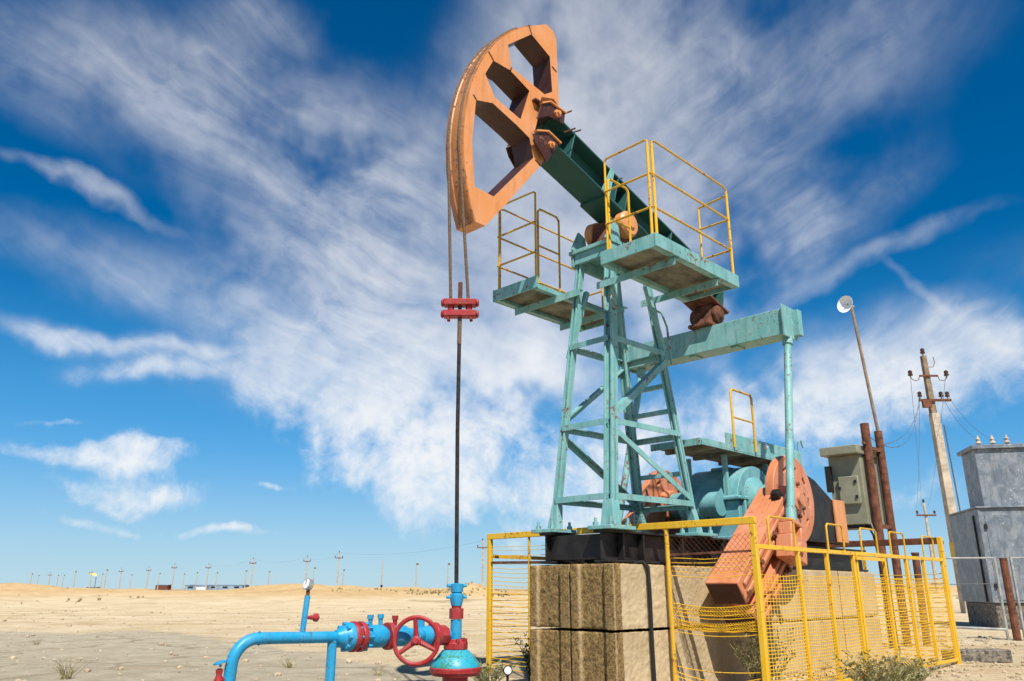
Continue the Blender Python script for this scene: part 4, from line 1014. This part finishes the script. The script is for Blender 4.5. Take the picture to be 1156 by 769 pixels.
# ------------------------------------------------------------------ weeds
def weed(name, x, y, h, rad, n, mat, label, leafy=True, seed=1):
    rnd = random.Random(seed); z0 = gh(x, y)
    mb = MB(); lf = MB()
    for i in range(n):
        a = rnd.random()*6.283; lean = rnd.uniform(.1, 1.0)**.8*rad/h; hh = h*rnd.uniform(.55, 1.05)
        b = V((x+math.cos(a)*rad*.25*rnd.random(), y+math.sin(a)*rad*.25*rnd.random(), z0-.02))
        q = V((math.cos(a), math.sin(a), 0)); pts = []
        for k in range(5):
            t = k/4; pts.append(b+q*(lean*hh*t**1.4)+Z*(hh*t*(1-.12*t*lean))+V((rnd.uniform(-1, 1), rnd.uniform(-1, 1), 0))*.012*k)
        mb.tube(pts, [.0035, .003, .0026, .002, .0012], 3)
        if leafy:
            for k in range(16):
                t = rnd.uniform(.2, 1.0)*3.999; i0 = int(t); p = pts[i0].lerp(pts[i0+1], t-i0)
                dv = V((rnd.uniform(-1, 1), rnd.uniform(-1, 1), rnd.uniform(-.2, 1.1))).normalized(); l = rnd.uniform(.02, .055); s = dv.cross(V((rnd.random(), rnd.random(), rnd.random()))).normalized()*l*.16
                lf.add([p, p+dv*l*.5+s, p+dv*l, p+dv*l*.5-s], [(0, 1, 2, 3)])
    e = empty(name, V((x, y, z0)), label, 'weed')
    mb.build('stems', STRAW if mat is LEAF else mat, e, fix=False)
    if leafy: lf.build('leaves', mat, e, fix=False, smooth=False)
def wp(u, w): p = P(u, w, 0); return p.x, p.y
weed('weed_bush', *wp(1.75, .95), .62, .42, 90, LEAF, 'loose green-grey weed growing in the crank shadow against the pale block side', seed=2)
weed('weed_bush', *wp(2.1, 1.9), .40, .50, 95, LEAF, 'broad pale green weed in front of the yellow side fence', seed=3)
weed('weed_bush', *wp(3.0, 1.85), .30, .35, 60, LEAF, 'lower pale weed beside the broad one in front of the side fence', seed=8)
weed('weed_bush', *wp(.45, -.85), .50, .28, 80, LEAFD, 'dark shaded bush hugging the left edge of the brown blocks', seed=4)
weed('weed_bush', *wp(.0, -1.1), .30, .30, 50, LEAF, 'low green weeds left of the small gauge on the ground', seed=5)
weed('grass_tuft', -4.75, 9.15, .24, .22, 40, LEAF, 'green grass tuft at the bottom left of the grey mud patch', leafy=False, seed=6)
weed('grass_tuft', -2.75, 10.5, .16, .12, 18, STRAW, 'thin dry tuft sprouting from the mud right of the blue drain valve', leafy=False, seed=7)
weed('grass_tuft', -1.5, 9.6, .12, .12, 16, STRAW, 'small straw tuft near the pump shadow', leafy=False, seed=9)
weed('grass_tuft', -8.2, 14.6, .14, .14, 16, STRAW, 'tiny dark tuft far out on the grey mud patch', leafy=False, seed=10)

# ------------------------------------------------------------------ sky, sun
SUN_EL = R(54); SAZ = R(168)      # azimuth clockwise from +Y
w = bpy.data.worlds.new('World'); SC.world = w; w.use_nodes = True
nt = w.node_tree; bgn = nt.nodes['Background']
sky = nd(nt, 'ShaderNodeTexSky', sky_type='NISHITA', sun_disc=False)
sky.sun_elevation = SUN_EL; sky.sun_rotation = SAZ; sky.altitude = 0; sky.air_density = 1.0; sky.dust_density = 0.0; sky.ozone_density = 4.0
hsv = nd(nt, 'ShaderNodeHueSaturation'); hsv.inputs['Saturation'].default_value = 1.48; hsv.inputs['Value'].default_value = 1.12
nt.links.new(sky.outputs[0], hsv.inputs['Color'])
tc = nd(nt, 'ShaderNodeTexCoord'); sx = nd(nt, 'ShaderNodeSeparateXYZ'); nt.links.new(tc.outputs['Generated'], sx.inputs[0])
az = mth(nt, 'MULTIPLY', mth(nt, 'ARCTAN2', sx.outputs[0], sx.outputs[1]), 57.29578)
el = mth(nt, 'MULTIPLY', mth(nt, 'ARCSINE', sx.outputs[2]), 57.29578)
cmb = nd(nt, 'ShaderNodeCombineXYZ'); nt.links.new(az, cmb.inputs[0]); nt.links.new(el, cmb.inputs[1])
def warp(vec, scale, amt):
    n = nd(nt, 'ShaderNodeTexNoise'); n.inputs['Scale'].default_value = scale; n.inputs['Detail'].default_value = 4; nt.links.new(vec, n.inputs['Vector'])
    s = nd(nt, 'ShaderNodeVectorMath', operation='SUBTRACT'); nt.links.new(n.outputs['Color'], s.inputs[0]); s.inputs[1].default_value = (.5, .5, .5)
    m_ = nd(nt, 'ShaderNodeVectorMath', operation='SCALE'); nt.links.new(s.outputs[0], m_.inputs[0]); m_.inputs['Scale'].default_value = amt
    a = nd(nt, 'ShaderNodeVectorMath', operation='ADD'); nt.links.new(vec, a.inputs[0]); nt.links.new(m_.outputs[0], a.inputs[1]); return a.outputs[0]
ae = warp(cmb.outputs[0], .11, 5.0)
ae2 = warp(ae, .5, .8)
CL = [(-28.6,31.9,-1.5,9.0,2.4,0.55),(-18.1,30.4,-8.1,11.2,3.4,0.6),(-10.6,24.3,-28.2,7.5,5.2,0.75),(-10.4,14.8,-2.2,9.3,3.1,0.95),(-9.8,11.7,-15.3,6.3,1.9,0.8),(0.1,14.4,-50.4,4.1,4.5,0.9),(6.1,35.1,10.3,7.5,5.2,0.7),(12.1,33.5,-35.9,9.1,5.2,0.62),(11.1,23.5,33.7,5.1,4.3,0.6),(19.9,22.9,24.0,7.7,1.9,0.6),(26.5,20.9,14.4,6.4,0.8,0.35),(24.0,12.8,5.3,9.9,2.3,0.85),(31.8,15.3,-18.9,2.4,1.4,0.8),(18.7,11.1,10.6,7.3,2.4,0.7),(-31.7,25.0,-12.2,4.6,0.6,0.6),(-31.0,15.6,-5.5,3.4,0.9,0.8),(-23.9,15.3,-0.9,4.8,0.9,0.75),(-24.3,13.8,0.8,4.2,0.8,0.7),(-27.9,8.6,0.7,4.2,0.7,0.7),(-26.5,8.5,-2.3,3.0,1.0,0.75),(-25.4,6.3,-2.5,3.5,1.0,0.7),(-26.5,4.4,-5.5,3.1,0.4,0.45),(-18.6,3.7,-3.7,2.7,0.4,0.75),(-6.5,7.6,-13.6,5.5,1.6,0.75),(-0.6,5.6,-10.9,9.5,2.0,0.7),(7.2,9.3,21.6,4.8,2.5,0.6),(-29.9,10.4,5.8,2.0,0.3,0.5),(-16.6,6.7,-3.0,1.4,0.3,0.55),(-20.7,37.7,-3.6,3.8,1.3,0.45),(-28.1,20.2,-9.9,6.3,1.4,0.4),(26.7,6.1,4.2,2.8,0.8,0.5),(18.1,13.8,-11.6,1.0,0.6,0.7),(26.7,35.3,-1.4,6.3,3.1,0.4),(30.8,15.9,-48.1,4.4,0.4,0.3),
      (1,31,-70,7,5,.38),(2,24,-30,8,6,.5),(9,28,20,8,7,.45),(-13,18,-20,9,3,.45),(70,22,10,22,6,.7),(115,30,-10,25,8,.6),(-75,25,-8,22,6,.7),(-120,32,12,26,9,.6),(170,28,0,30,8,.6)]
dens = None
for (a, e, rot, L, Wd, st) in CL:
    mp = nd(nt, 'ShaderNodeMapping', vector_type='TEXTURE'); mp.inputs['Location'].default_value = (a, e, 0); mp.inputs['Rotation'].default_value = (0, 0, R(rot)); mp.inputs['Scale'].default_value = (L*1.35, Wd*(1.75 if Wd > 1.2 else (.95 if e > 14.5 else 1.3)), 1)
    nt.links.new(ae if Wd > 1.2 else ae2, mp.inputs[0])
    ln = nd(nt, 'ShaderNodeVectorMath', operation='LENGTH'); nt.links.new(mp.outputs[0], ln.inputs[0])
    b_ = rng(nt, ln.outputs['Value'], .0, 1.45, min(1, st*1.25), 0)
    dens = b_ if dens is None else mth(nt, 'SUBTRACT', mth(nt, 'ADD', dens, b_), mth(nt, 'MULTIPLY', dens, b_))
def fib(vec, rot, sx_, sy_, sh=0.0):
    mr = nd(nt, 'ShaderNodeMapping', vector_type='POINT'); mr.inputs['Rotation'].default_value = (0, 0, R(-rot)); mr.inputs['Location'].default_value = (sh, sh, sh); nt.links.new(vec, mr.inputs[0])
    ms_ = nd(nt, 'ShaderNodeMapping', vector_type='POINT'); ms_.inputs['Scale'].default_value = (sx_, sy_, 1); nt.links.new(mr.outputs[0], ms_.inputs[0])
    return nz(nt, ms_.outputs[0], 1.0, 11, .56, 0.0)
aef = warp(warp(cmb.outputs[0], .06, 8.0), .25, .35)
f1 = mth(nt, 'ADD', mth(nt, 'MULTIPLY', fib(aef, -18, .026, .26), .68), mth(nt, 'MULTIPLY', fib(aef, -24, .07, 1.0, 5), .32))
f2 = mth(nt, 'ADD', mth(nt, 'MULTIPLY', fib(aef, 33, .026, .26), .68), mth(nt, 'MULTIPLY', fib(aef, 27, .07, 1.0, 5), .32))
f3 = nz(nt, ae2, .6, 10, .62); f4 = nz(nt, ae, .17, 6, .6)
sel = rng(nt, az, 0, 14)
fbr = mth(nt, 'ADD', mth(nt, 'MULTIPLY', f1, mth(nt, 'SUBTRACT', 1.0, sel)), mth(nt, 'MULTIPLY', f2, sel))
up_ = rng(nt, el, 9, 20)
fz = mth(nt, 'ADD', mth(nt, 'MULTIPLY', fbr, mth(nt, 'ADD', .35, mth(nt, 'MULTIPLY', up_, .30))), mth(nt, 'MULTIPLY', f3, mth(nt, 'SUBTRACT', .65, mth(nt, 'MULTIPLY', up_, .60))))
fz = mth(nt, 'ADD', fz, mth(nt, 'MULTIPLY', f4, mth(nt, 'MULTIPLY', up_, .30)))
fz = mth(nt, 'SUBTRACT', fz, .5)
# high thin cirrus: a soft veil combed into fibres
comb = rng(nt, mth(nt, 'ADD', mth(nt, 'MULTIPLY', fbr, .72), mth(nt, 'MULTIPLY', f4, .28)), .28, .74)
mid_ = rng(nt, mth(nt, 'ABSOLUTE', mth(nt, 'SUBTRACT', az, 4.0)), 2, 15, .72, 0)
comb = mth(nt, 'ADD', mth(nt, 'MULTIPLY', comb, mth(nt, 'SUBTRACT', 1.0, mid_)), mth(nt, 'MULTIPLY', mid_, rng(nt, f4, .3, .7, .62, .95)))
hi = mth(nt, 'MULTIPLY', dens, mth(nt, 'ADD', .12, mth(nt, 'MULTIPLY', comb, .78)))
hi = mth(nt, 'MULTIPLY', hi, rng(nt, el, 13, 30, 1.25, .82))
# lower, denser patches
tot = mth(nt, 'ADD', dens, mth(nt, 'MULTIPLY', fz, 2.0))
lo_ = mth(nt, 'MULTIPLY', mth(nt, 'MULTIPLY', rng(nt, tot, .15, 1.15), rng(nt, dens, .0, .35)), .95)
alpha = mth(nt, 'ADD', mth(nt, 'MULTIPLY', hi, up_), mth(nt, 'MULTIPLY', lo_, mth(nt, 'SUBTRACT', 1.0, up_)), True)
skyc = mixc(nt, rng(nt, el, 0, 24, .85, 0), hsv.outputs[0], mixc(nt, rng(nt, el, -1, 11), (4.9, 7.7, 9.6), (1.15, 5.0, 10.0)))
final = mixc(nt, alpha, skyc, (10.8, 10.9, 11.0))
nt.links.new(final, bgn.inputs['Color']); bgn.inputs['Strength'].default_value = .058

sd = bpy.data.lights.new('Sun', 'SUN'); sd.energy = 4.7; sd.angle = R(.53); sd.color = (1, .94, .84)
so = bpy.data.objects.new('Sun', sd); COL.objects.link(so)
sv = V((math.sin(SAZ)*math.cos(SUN_EL), math.cos(SAZ)*math.cos(SUN_EL), math.sin(SUN_EL)))
so.rotation_euler = sv.to_track_quat('Z', 'Y').to_euler(); so.location = sv*60

# ------------------------------------------------------------------ camera
cd = bpy.data.cameras.new('Camera'); cam = bpy.data.objects.new('Camera', cd); COL.objects.link(cam); SC.camera = cam
cd.sensor_width = 36; cd.lens = 896/1156*36; cd.clip_start = .05; cd.clip_end = 9000
cam.location = (0, 0, .93); cam.rotation_euler = (R(90+17.36), 0, 0)
SC.render.resolution_x = 1024; SC.render.resolution_y = 681
vs_ = SC.view_settings; vs_.view_transform = 'Standard'; vs_.look = 'None'; vs_.exposure = .58; vs_.gamma = 1; vs_.use_curve_mapping = False
SC.cycles.max_bounces = 6
